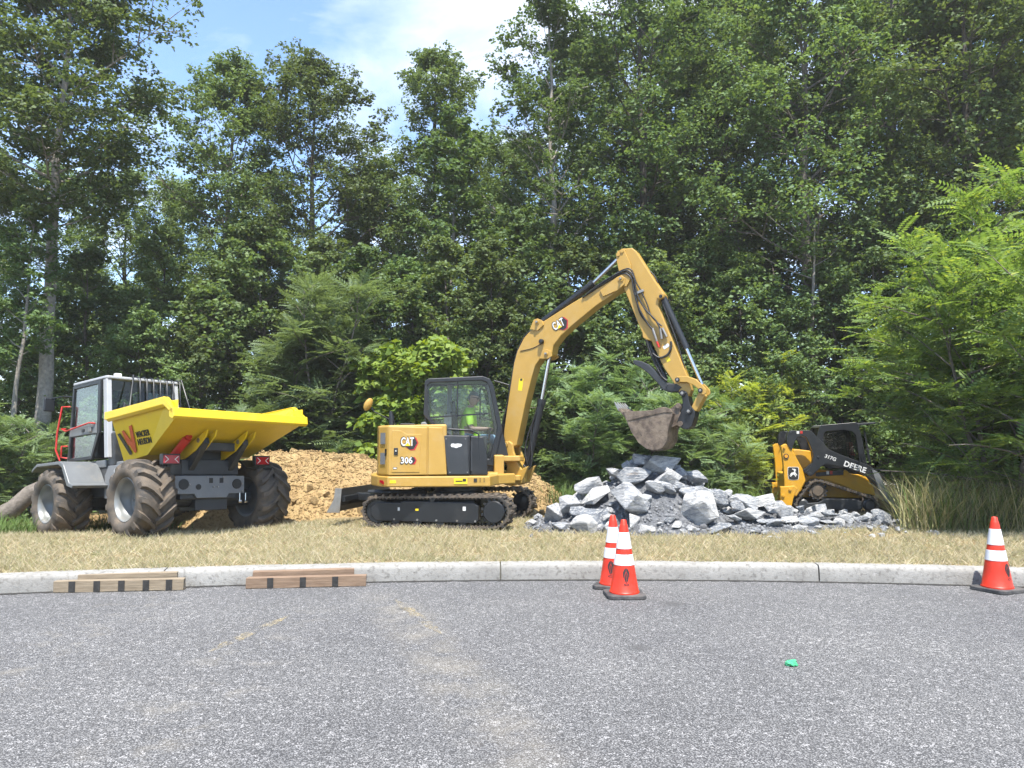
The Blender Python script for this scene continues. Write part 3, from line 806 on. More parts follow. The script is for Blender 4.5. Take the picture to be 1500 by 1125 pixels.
def timber(p0, p1, hgt, dep, mt, stripes, label, z0=0.0):
    """a squared timber between two photo columns at its front foot"""
    a = Vector(p0); b = Vector(p1); L = (b - a).length; ang = math.atan2(b.y - a.y, b.x - a.x)
    o = empty('timber', (a.x, a.y, z0), ang)
    m = MB(); K = 10; vs = []
    rr = random.Random(label)
    for i in range(K + 1):
        x = L * i / K
        for (y, z) in ((0, 0.002), (0, hgt), (dep, hgt), (dep, 0.002)):
            vs.append((x + (rr.uniform(-.006, .006) if i in (0, K) else 0), y + rr.uniform(-.002, .002), z + rr.uniform(-.002, .002)))
    fs = [(i * 4 + k, (i + 1) * 4 + k, (i + 1) * 4 + (k + 1) % 4, i * 4 + (k + 1) % 4) for i in range(K) for k in range(4)]
    fs += [(3, 2, 1, 0), tuple(K * 4 + q for q in range(4))]
    m.add(vs, fs); m.build('beam', mt, o, bevel=0.005)
    for s in stripes:
        MB().box(s * L - 0.03, s * L + 0.03, -0.006, 0.003, 0.006, hgt - 0.004).build('painted_stripe', stripe, o)
    return tag(o, label, 'timber', 'timbers laid as a ramp against the kerb')
def rp(px, py): return road_pt(px, py)
timber(rp(78, 869), rp(268, 865), 0.112, 0.085, wood_a, (0.14, 0.33, 0.52, 0.71, 0.89), 'long pale timber with five black stripes lying on the asphalt')
timber(rp(112, 866), rp(258, 861.5), 0.158, 0.10, wood_a, (), 'short plain pale timber wedged between the five striped timber and the kerb')
timber(rp(360, 863), rp(536, 859), 0.108, 0.085, wood_b, (0.20, 0.47, 0.74), 'long reddish timber with three black stripes lying on the asphalt')
timber(rp(369, 860), rp(518, 855), 0.150, 0.09, wood_b, (), 'short plain reddish timber wedged between the three striped timber and the kerb')

orange = mat('cone_orange', (0.66, 0.030, 0.005), 0.45, var=0.06, dust=(0.5, 0.07, 0.03), dlo=0.6, dhi=1.0)
band_m = mat('reflective_white_band', (0.82, 0.82, 0.84), 0.35, var=0.03)
base_m = mat('cone_base_rubber', (0.045, 0.045, 0.047), 0.75, var=0.2, bump=0.2, dust=(0.22, 0.20, 0.18), dlo=0.45, dhi=0.9)
def make_cone():
    o = empty('traffic_cone')
    hw, ch = 0.182, 0.04
    oc = [(-hw + ch, -hw), (hw - ch, -hw), (hw, -hw + ch), (hw, hw - ch), (hw - ch, hw), (-hw + ch, hw), (-hw, hw - ch), (-hw, -hw + ch)]
    MB().plan(oc, 0.0, 0.038).build('base', base_m, o, bevel=0.008)
    r = lambda z: 0.137 - (0.137 - 0.030) * (z - 0.04) / 0.67
    bd = MB().lathe([(0.142, 0.037), (0.142, 0.05), (r(.055), .058), (r(.20), .20), (r(.66), .66), (r(.66) - .004, .672), (r(.66) - .007, .676), (.026, .712), (.022, .716), (.018, .712), (.018, .60)], axis='z', n=40).build('cone_body', orange, o, smooth=40)
    MB().lathe([(r(.30) + .0005, .298), (r(.30) + .003, .30), (r(.395) + .003, .395), (r(.395) + .0005, .397)], axis='z', n=40).build('reflective_band', band_m, o, smooth=40)
    MB().lathe([(r(.45) + .0005, .448), (r(.45) + .003, .45), (r(.598) + .003, .598), (r(.598) + .0005, .60)], axis='z', n=40).build('reflective_band', band_m, o, smooth=40)
    # the printed emblem: two black leaf blades, a spear and an oval below, wrapped on the cone
    def wrap(pts, lift):
        vs = []
        for a, z in pts:
            rr_ = r(z) + lift; t = -math.pi / 2 + a / rr_
            vs.append((rr_ * math.cos(t), rr_ * math.sin(t), z))
        return vs
    m = MB(); c0 = 0.205
    def blade(side):
        return [(side * .0015, c0 + .074), (side * .018, c0 + .060), (side * .031, c0 + .03), (side * .030, c0 + .0), (side * .022, c0 - .026), (side * .019, c0 - .006), (side * .013, c0 + .022), (side * .0015, c0 + .046)]
    def inner(side):
        return [(side * .0015, c0 + .038), (side * .010, c0 + .016), (side * .016, c0 - .010), (side * .018, c0 - .030), (side * .010, c0 - .050), (side * .0015, c0 - .060)]
    for sd in (-1, 1):
        for pg in (blade(sd), inner(sd)):
            vs = wrap(pg, 0.0025); m.add(vs, [tuple(range(len(vs)))])
    q = 20; ov = []; iv = []
    for i in range(q):
        t = 2 * math.pi * i / q
        ov.append((.026 * math.cos(t), c0 - .075 + .010 * math.sin(t))); iv.append((.017 * math.cos(t), c0 - .075 + .0055 * math.sin(t)))
    vs = wrap(ov, .0025) + wrap(iv, .0025)
    m.add(vs, [(i, (i + 1) % q, (i + 1) % q + q, i + q) for i in range(q)])
    m.build('emblem', MT['black_letter'], o)
    return o
cone = make_cone()
CONES = [((915, 874), 0.05, 0.04, 'orange traffic cone with two white bands, standing before its twin by the kerb'),
         ((899, 861), 0.12, -0.35, 'orange traffic cone with two white bands, half hidden behind its twin'),
         ((1463, 866), 0.10, 0.42, 'orange traffic cone with two white bands, standing alone before the tall grass')]
for k, ((px, py), _, rz, lb) in enumerate(CONES):
    c_ = cone if k == 0 else copy_tree(cone)
    q = road_pt(px, py)
    c_.location = (q[0], q[1] + 0.02, 0.0); c_.rotation_euler = (0, 0, rz)
    tag(c_, lb, 'traffic cone', 'orange traffic cones along the kerb')

# ---- crumpled green plastic scrap on the asphalt
def scrap():
    m_, t, o = node_mat('green_plastic')
    p = t.nodes.new('ShaderNodeBsdfPrincipled'); t.links.new(p.outputs[0], o.inputs[0])
    p.inputs['Base Color'].default_value = (0.10, 0.62, 0.28, 1); p.inputs['Roughness'].default_value = 0.12
    p.inputs['Transmission Weight'].default_value = 0.45
    bm = bmesh.new(); bmesh.ops.create_icosphere(bm, subdivisions=3, radius=1)
    for v in bm.verts:
        k = 1 + 0.35 * noise.noise(v.co * 1.7) + 0.2 * noise.noise(v.co * 5)
        v.co = Vector((v.co.x * .042 * k, v.co.y * .030 * k, max(v.co.z, -.35) * .028 * k))
    me = bpy.data.meshes.new('plastic_scrap'); bm.to_mesh(me); bm.free()
    ob = link('plastic_scrap', me, m_); q = road_pt(1160, 975)
    ob.location = (q[0], q[1], .012); ob.rotation_euler = (0, 0, .2)
    tag(ob, 'small crumpled piece of clear green plastic on the asphalt', 'litter')
scrap()

# ================================================================== rubber tracks and big wheels
def hull_path(circles, step):
    pts = []
    for (cx, cz, r) in circles:
        pts += [(cx + r * math.cos(2 * math.pi * i / 48), cz + r * math.sin(2 * math.pi * i / 48)) for i in range(48)]
    pts = sorted(set(pts))
    def half(ps):
        h = []
        for p in ps:
            while len(h) >= 2 and (h[-1][0] - h[-2][0]) * (p[1] - h[-2][1]) - (h[-1][1] - h[-2][1]) * (p[0] - h[-2][0]) <= 0: h.pop()
            h.append(p)
        return h
    lo, up = half(pts), half(pts[::-1])
    poly = lo[:-1] + up[:-1]
    per = [0]
    for i in range(len(poly)): per.append(per[-1] + math.dist(poly[i], poly[(i + 1) % len(poly)]))
    n = int(per[-1] / step); n -= n % 2
    res = []
    for k in range(n):
        s = per[-1] * k / n; i = max(j for j in range(len(poly)) if per[j] <= s)
        a, b = poly[i], poly[(i + 1) % len(poly)]; f = (s - per[i]) / (per[i + 1] - per[i])
        res.append((a[0] + (b[0] - a[0]) * f, a[1] + (b[1] - a[1]) * f))
    return res
def track_mesh(circles, y0, y1, step=0.055, th=0.028, lug=0.024):
    """counter-clockwise belt with grouser bars outside and guide teeth inside"""
    pts = hull_path(circles, step); n = len(pts); m = MB()
    nr = []
    for i in range(n):
        a, b = pts[i - 1], pts[(i + 1) % n]; d = Vector((b[0] - a[0], b[1] - a[1])).normalized(); nr.append((d.y, -d.x))
    vs = []
    for (x, z), (nx, nz) in zip(pts, nr):
        for y, o in ((y0, 0), (y1, 0), (y1, -th), (y0, -th)): vs.append((x + nx * o, y, z + nz * o))
    m.add(vs, [(i * 4 + k, ((i + 1) % n) * 4 + k, ((i + 1) % n) * 4 + (k + 1) % 4, i * 4 + (k + 1) % 4) for i in range(n) for k in range(4)])
    def block(i, s0, s1, o0, o1, ya, yb):
        (x, z), (nx, nz) = pts[i], nr[i]; tx, tz = -nz, nx
        vs = []
        for o, k in ((o0, 1.0), (o1, 0.72)):
            for y in (ya, yb):
                for s in (s0 * k, s1 * k): vs.append((x + nx * o + tx * s, y, z + nz * o + tz * s))
        m.add(vs, [(0, 1, 3, 2), (4, 6, 7, 5), (0, 4, 5, 1), (2, 3, 7, 6), (0, 2, 6, 4), (1, 5, 7, 3)])
    w = y1 - y0; yc = (y0 + y1) / 2
    for i in range(n):
        if i % 2 == 0: block(i, -step * .42, step * .42, -0.002, lug, y0 + 0.004, yc + w * .08)
        else: block(i, -step * .42, step * .42, -0.002, lug, yc - w * .08, y1 - 0.004)
        block(i, -step * .25, step * .25, -th + .001, -th - 0.018, y0 + 0.006, y0 + 0.05)
        block(i, -step * .25, step * .25, -th + .001, -th - 0.018, y1 - 0.05, y1 - 0.006)
    return m
def big_wheel(parent, loc, name='wheel'):
    """flotation tyre with deep chevron lugs; local y points outward on the left side"""
    w = empty(name, loc, parent=parent)
    RO, W = 0.505, 0.27
    prof = [(.300, -.20), (.315, -.235), (.36, -.268), (.42, -.272), (.465, -.255), (.49, -.22), (RO, -.15), (RO + .006, 0), (RO, .15), (.49, .22), (.465, .255), (.42, .272), (.36, .268), (.315, .235), (.300, .20)]
    m = MB().lathe(prof, n=48)
    nl = 15
    for side in (-1, 1):
        for k in range(nl):
            a0 = 2 * math.pi * (k + (0.5 if side > 0 else 0)) / nl
            sec = []
            for (y, da, hh, wd) in ((.266, .0, .0, .040), (.25, .02, .050, .042), (.20, .06, .062, .040), (.12, .17, .060, .036), (.03, .33, .056, .034), (-.015, .42, .050, .030)):
                rb = float(np.interp(abs(y), [0, .15, .22, .255, .272], [RO + .006, RO, .49, .465, .42])) - 0.012
                sec.append((y * side, a0 + da, rb, rb + hh + .012, wd))
            vs = []
            for (y, a, r0, r1, wd) in sec:
                for (r, ww) in ((r0, wd * 1.25), (r1, wd * .85)):
                    for s in (-1, 1):
                        t = a + s * ww / r
                        vs.append((r * math.cos(t), y, r * math.sin(t)))
            fs = []
            for q in range(len(sec) - 1):
                b = q * 4; fs += [(b + 2, b + 3, b + 7, b + 6), (b, b + 2, b + 6, b + 4), (b + 1, b + 5, b + 7, b + 3)]
            fs += [(0, 1, 3, 2), tuple(len(sec) * 4 - 4 + i for i in (0, 2, 3, 1))]
            m.add(vs, fs)
    m.build('tyre', MT['rubber'], w, smooth=38)
    MB().lathe([(.302, .205), (.312, .225), (.30, .232), (.285, .215), (.275, .16), (.27, .10), (.245, .06), (.235, .02), (.12, .01), (.115, .03), (.09, .045), (.0, .045)], n=40).build('rim', MT['rim'], w, smooth=35)
    MB().lathe([(.302, -.205), (.31, -.225), (.285, -.21), (.275, -.10), (.265, -.02), (.0, -.02)], n=32).build('inner_rim', MT['mid_grey'], w, smooth=35)
    m = MB()
    for k in range(10):
        t = 2 * math.pi * k / 10; m.cyl((.165 * math.cos(t), .012, .165 * math.sin(t)), (.165 * math.cos(t), .035, .165 * math.sin(t)), .013, n=6)
    m.build('wheel_nuts', MT['steel'], w)
    return w

# ================================================================== the wheeled dumper
DY = 143.0
a = R(DY); dX = Vector((math.cos(a), math.sin(a), 0)); dYv = Vector((-math.sin(a), math.cos(a), 0))
do = Vector((-5.626, 12.321, 0)) + dYv * -0.115
XS, XC, YT = -1.25, 1.25, 0.95
def dz(x, y):
    q = do + dX * x + dYv * y; return zt(q.x, q.y)
zs = (dz(XS, YT) + dz(XS, -YT)) / 2; zc = (dz(XC, YT) + dz(XC, -YT)) / 2
zl = (dz(XS, YT) + dz(XC, YT)) / 2; zr = (dz(XS, -YT) + dz(XC, -YT)) / 2
ax = (dX * 2.5 + Vector((0, 0, zc - zs))).normalized(); ay = (dYv * 1.9 + Vector((0, 0, zl - zr))).normalized(); azv = ax.cross(ay).normalized(); ay = azv.cross(ax)
dump = empty('wheeled_dumper', (do.x - .06, do.y - .03, (zs + zc) / 2 - 0.035))
dump.rotation_euler = Matrix((ax, ay, azv)).transposed().to_euler()
tag(dump, 'grey cabbed wheeled dumper with yellow skip parked on the grass before the soil heap', 'dumper')
RW = 0.545
w0 = big_wheel(dump, (XS, YT, RW))
for (x, y) in ((XC, YT), (XS, -YT), (XC, -YT)):
    c_ = copy_tree(w0, dump); c_.location = (x, y, RW)
    if y < 0: c_.rotation_euler = (0, 0, math.pi)
# --- skip
m = MB()
T = {}
for s in (1, -1):
    T['A', s] = (-0.42, 1.04 * s, 1.84); T['B', s] = (-2.02, 1.04 * s, 1.90); T['C', s] = (-2.27, 1.04 * s, 1.72); T['Cl', s] = (-2.25, 1.03 * s, 1.62)
    T['E', s] = (-1.16, .84 * s, 1.175); T['D', s] = (-.50, .84 * s, 1.115)
keys = list(T); idx = {k: i for i, k in enumerate(keys)}
def q4(*ks): return tuple(idx[k] for k in ks)
fs = []
for s in (1, -1):
    fs += [q4(('A', s), ('D', s), ('E', s)), q4(('A', s), ('E', s), ('B', s)), q4(('B', s), ('E', s), ('Cl', s)), q4(('B', s), ('Cl', s), ('C', s))]
fs += [q4(('D', 1), ('D', -1), ('E', -1), ('E', 1)), q4(('E', 1), ('E', -1), ('Cl', -1), ('Cl', 1)), q4(('A', 1), ('A', -1), ('D', -1), ('D', 1)), q4(('Cl', 1), ('Cl', -1), ('C', -1), ('C', 1))]
m.add([T[k] for k in keys], fs)
skip = m.build('skip', MT['skip_yellow'], dump)
sm = skip.modifiers.new('solid', 'SOLIDIFY'); sm.thickness = 0.02; sm.offset = -1
m = MB()
for s in (1, -1):   # folded rim along each side and round the raised corner
    out = 0.055
    top = [Vector(T['A', s]), Vector(T['B', s]), Vector(T['C', s])]
    lowd = [0.14, 0.13, 0.10]
    vs = []
    for p, ld in zip(top, lowd):
        for (dy_, dz_) in ((-.03, .012), (out, .012), (out, -ld * .75), (out - .045, -ld)):
            vs.append((p.x, p.y + s * dy_, p.z + dz_))
    m.add(vs, [(i * 4 + k, i * 4 + 4 + k, i * 4 + 4 + (k + 1) % 4, i * 4 + (k + 1) % 4) for i in range(2) for k in range(4)] + [(0, 1, 2, 3), (8, 11, 10, 9)])
    # raised corner plate with its lashing eye
    m.box(-2.27, -2.04, s * 1.01, s * 1.035, 1.72, 1.85)
# discharge lip beam
m.prism([(-2.30, 1.735), (-2.23, 1.745), (-2.18, 1.72), (-2.18, 1.62), (-2.27, 1.585), (-2.315, 1.62)], -1.095, 1.095)
m.box(-.44, -.36, -1.09, 1.09, 1.74, 1.855)
m.build('skip_rim', MT['skip_yellow'], dump, bevel=0.008)
for y in (0.42, 0.28, -0.22, -0.36):       # hinge brackets under the chute
    MB().prism([(-1.10, 1.14), (-2.02, 1.495), (-1.98, 1.40), (-1.72, 1.22), (-1.30, 1.06)], y - .012, y + .012).build('hinge_bracket', MT['skip_yellow'], dump)
for y in (0.35, -0.29):
    MB().cyl((-1.80, y - .09, 1.355), (-1.80, y + .09, 1.355), .035).build('hinge_pin', MT['steel'], dump)
    MB().prism([(-.9, 1.02), (-1.74, 1.40), (-1.86, 1.39), (-1.88, 1.31), (-1.62, 1.06), (-1.46, .90), (-.9, .88)], y - .045, y + .045).build('tipping_arm', MT['dark_grey'], dump, bevel=0.006)
MB().box(-1.72, -1.62, -.30, .38, 1.22, 1.34).build('tipping_crossbeam', MT['dark_grey'], dump, bevel=.01)
MB().plan([(-1.50, .50), (-1.50, -.42), (-.7, -.42), (-.7, .50)], .88, 1.10).build('turntable_frame', MT['dark_grey'], dump, bevel=.01)
MB().box(-1.36, -1.30, -.30, .38, .90, 1.30).build('cover_plate', MT['dark_grey'], dump, bevel=.006)
MB().cyl((-1.74, .56, 1.39), (-1.33, .60, 1.08), .058, n=20).cyl((-1.752, .56, 1.40), (-1.78, .556, 1.42), .045).build('safety_prop', MT['red_paint'], dump, smooth=40)
# skip chassis
fp = [(.62, .60), (.62, .86), (-.50, .86), (-.50, .60), (-.24, .60), (-.20, .54), (.28, .54), (.32, .60)]
MB().front(fp, -1.54, -1.50).build('rear_plate', MT['mid_grey'], dump, bevel=.004)
for y in (.49, -.37):
    MB().lathe([(.0, -.012), (.075, -.012), (.078, .0), (.0, .0)], (-1.542, y, .74), 'x', 20).build('lamp_socket', MT['black_paint'], dump)
MB().lathe([(.0, -.006), (.042, -.006), (.042, .0), (.0, .0)], (-1.542, .26, .70), 'x', 18).build('round_hole_shade', MT['black_letter'], dump)  # solid black disc, the shade inside a round hole put in as colour
for y in (.06, -.11): MB().box(-1.546, -1.535, y - .03, y + .03, .755, .83).build('square_hole_shade', MT['black_letter'], dump)  # solid black plates painting the dark of square holes
m = MB()
for y, z in ((.58, .63), (-.46, .63), (.12, .84), (-.14, .84), (.02, .70), (-.05, .70), (.40, .74), (-.46, .74)):
    m.cyl((-1.556, y, z), (-1.535, y, z), .012, n=8)
m.build('bolts', MT['steel'], dump)
MB().box(-1.50, .10, -.40, .52, .52, .88).build('chassis', MT['dark_grey'], dump, bevel=.02)
MB().cyl((XS, -.75, RW), (XS, .75, RW), .13, n=16).box(XS - .22, XS + .22, -.26, .26, .36, .72).build('axle', MT['dark_grey'], dump, bevel=.01)
MB().cyl((XC, -.75, RW), (XC, .75, RW), .13, n=16).box(XC - .22, XC + .22, -.26, .26, .36, .72).build('axle', MT['dark_grey'], dump, bevel=.01)
for y in (-.42, -.52):
    MB().cyl((-1.545, y, .60), (-1.545, y, .47), .010, n=8).cyl((-1.545, y - .025, .47), (-1.545, y + .025, .47), .022, n=10).build('shackle', MT['chrome'], dump)
for y in (.75, -.74):
    b = MB().box(-1.66, -1.58, y - .135, y + .135, 1.01, 1.165).build('tail_light', MT['black_paint'], dump, bevel=.008)
    MB().box(-1.668, -1.655, y - .115, y + .115, 1.03, 1.145).build('lens', MT['red_light'], b, bevel=.004)
    for s in (1, -1):
        flat_shape([(0, -.045), (.05, 0), (0, .045), (.012, .045), (.065, 0), (.012, -.045)], (-1.669, y + s * .105, 1.088), (0, -s, 0), (0, 0, 1), .002 if s > 0 else -.002).build('chevron', MT['white_letter'], b)
    MB().box(-1.60, -1.30, y - .03, y + .03, .98, 1.02).build('light_bracket', MT['dark_grey'], dump, bevel=.004)
# mudguard over the far skip wheel
MB().prism([(-1.60, .98), (-1.42, 1.10), (-1.1, 1.13), (-1.1, 1.11), (-1.40, 1.07), (-1.58, .96)], -.95, -.5).build('mudguard', MT['black_paint'], dump)
# articulation and mid body
MB().box(.0, .34, -.30, .62, .62, 1.16).build('mid_frame', MT['mid_grey'], dump, bevel=.015)
mf = MB().prism([(-.55, 1.02), (-.5, 1.10), (.32, 1.10), (.42, .95), (.42, .60), (.24, .58), (.18, .92), (-.3, .92), (-.48, .95)], .60, .68).build('side_frame', MT['mid_grey'], dump, bevel=.006)
MB().lathe([(.0, .012), (.042, .012), (.045, 0), (.0, 0)], (.05, .685, 1.01), 'y', 18).build('cap', MT['white_letter'], dump)
MB().lathe([(.0, .016), (.018, .016), (.018, 0), (.0, 0)], (.05, .685, 1.01), 'y', 12).build('cap_centre', MT['black_letter'], dump)
MB().box(-.02, .10, .3, .66, .12 + .35, .95).build('hose_guard', MT['black_paint'], dump, bevel=.01)
m = MB()
for k in range(5): m.tube([(.25, .45 - .06 * k, 1.10), (.12, .50 - .05 * k, 1.38 - .03 * k), (-.12, .44 - .05 * k, 1.36 - .04 * k), (-.28, .42 - .06 * k, 1.12)], .018, 7)
m.build('hydraulic_hoses', MT['hose'], dump, smooth=60)
MB().box(.18, .38, .10, .66, 1.10, 1.62).build('hydraulic_housing', MT['dark_grey'], dump, bevel=.02)
# cab-end body
MB().box(.36, 1.95, -.62, .66, .62, 1.08).build('front_body', MT['dark_grey'], dump, bevel=.02)
MB().box(.40, 1.55, -.60, .68, 1.082, 1.20).build('cab_sill', MT['light_grey'], dump, bevel=.015)
fd = [(.30, .80), (.44, .84), (.66, 1.13), (.80, 1.19), (1.62, 1.19), (1.80, 1.10), (1.80, 1.06), (1.62, 1.14), (.84, 1.14), (.72, 1.09), (.52, .80), (.34, .76)]
MB().prism(fd, .66, 1.20).build('fender', MT['light_grey'], dump, bevel=.008)
MB().prism(fd, -1.20, -.62).build('fender', MT['light_grey'], dump, bevel=.008)
for k in range(4):
    MB().lathe([(.018, .0), (.024, .004), (.028, .0)], (1.42 - .13 * k, .684, 1.145), 'y', 14).build('step_ring', MT['white_letter'], dump)
# cab
cab_before = set(dump.children)
CX0, CX1, CY0, CY1, CZ0, CZ1 = .30, 1.50, -.50, .72, 1.20, 2.47
frame = MT['light_grey']
def post(p0, p1, wx, wy, mt, nm='cab_post'):
    p0 = Vector(p0); p1 = Vector(p1); vs = []
    for p in (p0, p1):
        for sx, sy in ((-1, -1), (1, -1), (1, 1), (-1, 1)): vs.append((p.x + sx * wx / 2, p.y + sy * wy / 2, p.z))
    MB().add(vs, [(3, 2, 1, 0), (4, 5, 6, 7), (0, 1, 5, 4), (1, 2, 6, 5), (2, 3, 7, 6), (3, 0, 4, 7)]).build(nm, mt, dump, bevel=.008)
post((.20, CY1 - .04, 1.20), (.36, CY1 - .05, CZ1), .12, .08, MT['white_paint'])
post((.20, CY0 + .04, 1.20), (.36, CY0 + .05, CZ1), .12, .08, MT['white_paint'])
post((1.50, CY1 - .04, 1.20), (1.42, CY1 - .05, CZ1), .09, .08, frame)
post((1.50, CY0 + .04, 1.20), (1.42, CY0 + .05, CZ1), .09, .08, frame)
MB().plan([(.28, CY0), (.28, CY1 - .02), (.34, CY1), (1.44, CY1), (1.5, CY1 - .06), (1.5, CY0)], CZ1, CZ1 + .05).build('cab_roof', MT['white_paint'], dump, bevel=.015)
MB().box(.20, .30, CY0 + .06, CY1 - .08, 1.10, 1.62).build('rear_panel', MT['mid_grey'], dump, bevel=.01)
def pane(vs, mt, nm='window_pane'):
    n_ = (Vector(vs[1]) - Vector(vs[0])).cross(Vector(vs[2]) - Vector(vs[0])).normalized() * .006
    k = len(vs); MB().add([Vector(v) for v in vs] + [Vector(v) + n_ for v in vs], [tuple(range(k - 1, -1, -1)), tuple(range(k, 2 * k))] + [(i, (i + 1) % k, (i + 1) % k + k, i + k) for i in range(k)]).build(nm, mt, dump)
pane([(.265, CY1 - .10, 1.62), (.265, CY0 + .08, 1.62), (.345, CY0 + .08, 2.45), (.345, CY1 - .10, 2.45)], MT['glass_dark'])
pane([(1.48, CY1 - .10, 1.25), (1.48, CY0 + .08, 1.25), (1.42, CY0 + .08, 2.45), (1.42, CY1 - .10, 2.45)], MT['glass_green'])
pane([(1.44, CY0 + .02, 1.25), (.30, CY0 + .02, 1.25), (.38, CY0 + .02, 2.45), (1.40, CY0 + .02, 2.45)], MT['glass_dark'])
# door on the near side: glass over a grey latch rail over a second pane
yd = CY1 + .004
do_, di_ = [(.44, 1.22), (1.44, 1.22), (1.37, 2.45), (.48, 2.45)], [(.52, 1.26), (1.38, 1.26), (1.33, 2.40), (.54, 2.40)]
door = MB().ring([(.62, 1.20), (1.46, 1.20), (1.38, 2.455), (.42, 2.455), (.40, 1.60)], [(.66, 1.25), (1.40, 1.25), (1.33, 2.40), (.50, 2.40), (.48, 1.62)], yd - .02, yd + .025).build('door', MT['black_paint'], dump, bevel=.006)
MB().prism([(.47, 1.60), (1.41, 1.60), (1.40, 1.76), (.49, 1.76)], yd - .01, yd + .04).build('latch_rail', MT['light_grey'], door, bevel=.01)
MB().box(.86, .94, yd + .04, yd + .055, 1.65, 1.70).build('door_handle', MT['black_paint'], door, bevel=.004)
MB().box(.60, .68, yd + .04, yd + .07, 1.63, 1.72).build('door_lock', MT['steel'], door, bevel=.008)
MB().prism([(.50, 1.77), (1.385, 1.77), (1.33, 2.40), (.51, 2.40)], yd, yd + .006).build('upper_pane', MT['glass_green'], door)
MB().prism([(.66, 1.25), (1.40, 1.25), (1.39, 1.59), (.5, 1.59)], yd, yd + .006).build('lower_pane', MT['glass_green'], door)
# cab interior
MB().box(.45, .60, -.10, .36, 1.32, 1.95).box(.45, .95, -.10, .36, 1.25, 1.36).build('driver_seat', MT['black_paint'], dump, bevel=.03)
MB().box(1.15, 1.36, -.25, .45, 1.25, 1.68).build('dashboard', MT['black_paint'], dump, bevel=.03)
MB().tube([(1.02 + .0 * t, .13 + .17 * math.cos(t), 1.66 + .17 * math.sin(t)) for t in [i * .3142 for i in range(21)]], .014, 6).build('steering_wheel', MT['black_paint'], dump)
# red hand rails
def rail(pts, nm='grab_rail', r=.016, mt='red_paint'): MB().tube(pts, r, 8).build(nm, MT[mt], dump, smooth=60)
rail([(1.46, yd + .02, 2.12), (1.52, yd + .12, 2.12), (1.62, yd + .14, 1.68), (1.64, yd + .14, 1.40), (1.56, yd + .10, 1.22)])
rail([(1.50, yd + .05, 1.75), (1.56, yd + .10, 1.75), (1.40, yd + .10, 1.70), (.60, yd + .09, 1.775), (.50, yd + .04, 1.76)], r=.013)
rail([(1.47, yd + .02, 1.46), (1.52, yd + .10, 1.46), (1.54, yd + .10, 1.28), (1.49, yd + .02, 1.26)])
# roof furniture
MB().box(.36, .44, .44, .54, CZ1 + .05, CZ1 + .11).build('work_lamp', MT['white_letter'], dump, bevel=.01)
for k in range(7):     # upright guard bars before the skip-side window
    y = .22 - .115 * k
    MB().tube([(.42, y, CZ1 + .055), (.30, y, CZ1 + .075), (.20, y, CZ1 + .03), (.17, y, 2.10), (.165, y, 1.72)], .011, 6).build('guard_bar', MT['black_paint'], dump, smooth=60)
MB().tube([(.165, .30, 1.78), (.165, -.52, 1.78)], .012, 6).build('guard_crossbar', MT['black_paint'], dump)
MB().tube([(.34, .30, CZ1 + .03), (.22, .32, CZ1 + .08), (.10, .42, 2.05), (.02, .44, 1.93)], .013, 6).build('mirror_arm', MT['black_paint'], dump, smooth=60)
MB().tube([(.34, -.46, CZ1 + .03), (.22, -.50, CZ1 + .08), (.10, -.60, 2.05), (.0, -.70, 1.93)], .013, 6).build('mirror_arm', MT['black_paint'], dump, smooth=60)
for (x, y) in ((-.36, .74), (-.36, -.60)):
    MB().box(x - .09, x + .09, y - .10, y + .10, 1.875, 1.92).cyl((x, y - .06, 1.95), (x, y + .06, 1.95), .035, n=10).cyl((x + .05, y, 1.92), (x + .09, y + .02, 2.03), .02, n=8).cyl((x - .04, y + .05, 1.92), (x - .05, y + .06, 2.0), .015, n=8).build('rim_lamp', MT['black_paint'], dump, bevel=.006)
MB().box(-.36, -.30, -1.0, -.5, 1.876, 1.90).build('rubber_strip', MT['black_paint'], dump)
# front mirror on an arm
MB().tube([(1.52, .60, 2.30), (1.72, .74, 2.33), (1.98, .86, 2.30)], .012, 6).build('front_mirror_arm', MT['black_paint'], dump)
MB().box(1.94, 1.99, .78, .96, 2.08, 2.32).build('front_mirror', MT['black_paint'], dump, bevel=.02)
MB().cyl((1.80, .72, 1.02), (1.80, .80, 1.02), .045, n=12).build('side_lamp', MT['red_light'], dump)
for o_ in set(dump.children) - cab_before:
    if not o_.name.startswith(('rim_lamp', 'rubber_strip')): o_.location = (.12, 0, .03)
# skip lettering on the near side wall
nA, nD, nE = Vector(T['A', 1]), Vector(T['D', 1]), Vector(T['E', 1])
right = Vector((-1, 0, 0.03)).normalized(); nrm = (nE - nD).cross(nA - nD).normalized()
if nrm.y < 0: nrm = -nrm
upv = nrm.cross(right).normalized(); right = upv.cross(nrm).normalized()
def on_side(r_, u_):  return nD + right * r_ + upv * u_ + nrm * .014
def side_plate(nm, pts, mt): flat_shape(pts, on_side(0, 0), right, upv, .004).build(nm, mt, dump)
side_plate('emblem_bar', [(.035, .42), (.11, .43), (.30, .13), (.29, .09), (.235, .085)], MT['black_letter'])
orange_red = mat('orange_red_print', (0.62, 0.09, 0.02), .4, var=.05)
side_plate('emblem_bar', [(.175, .45), (.235, .46), (.375, .27), (.40, .50), (.485, .51), (.445, .13), (.40, .10), (.365, .12), (.29, .24), (.265, .22), (.20, .36)], orange_red)
lettering('skip_lettering', 'WACKER', .125, on_side(.53, .31), right, upv, MT['black_letter'], dump, bold=.0008, fit=(.36, .09))
lettering('skip_lettering', 'NEUSON', .125, on_side(.53, .20), right, upv, MT['black_letter'], dump, bold=.0008, fit=(.36, .09))

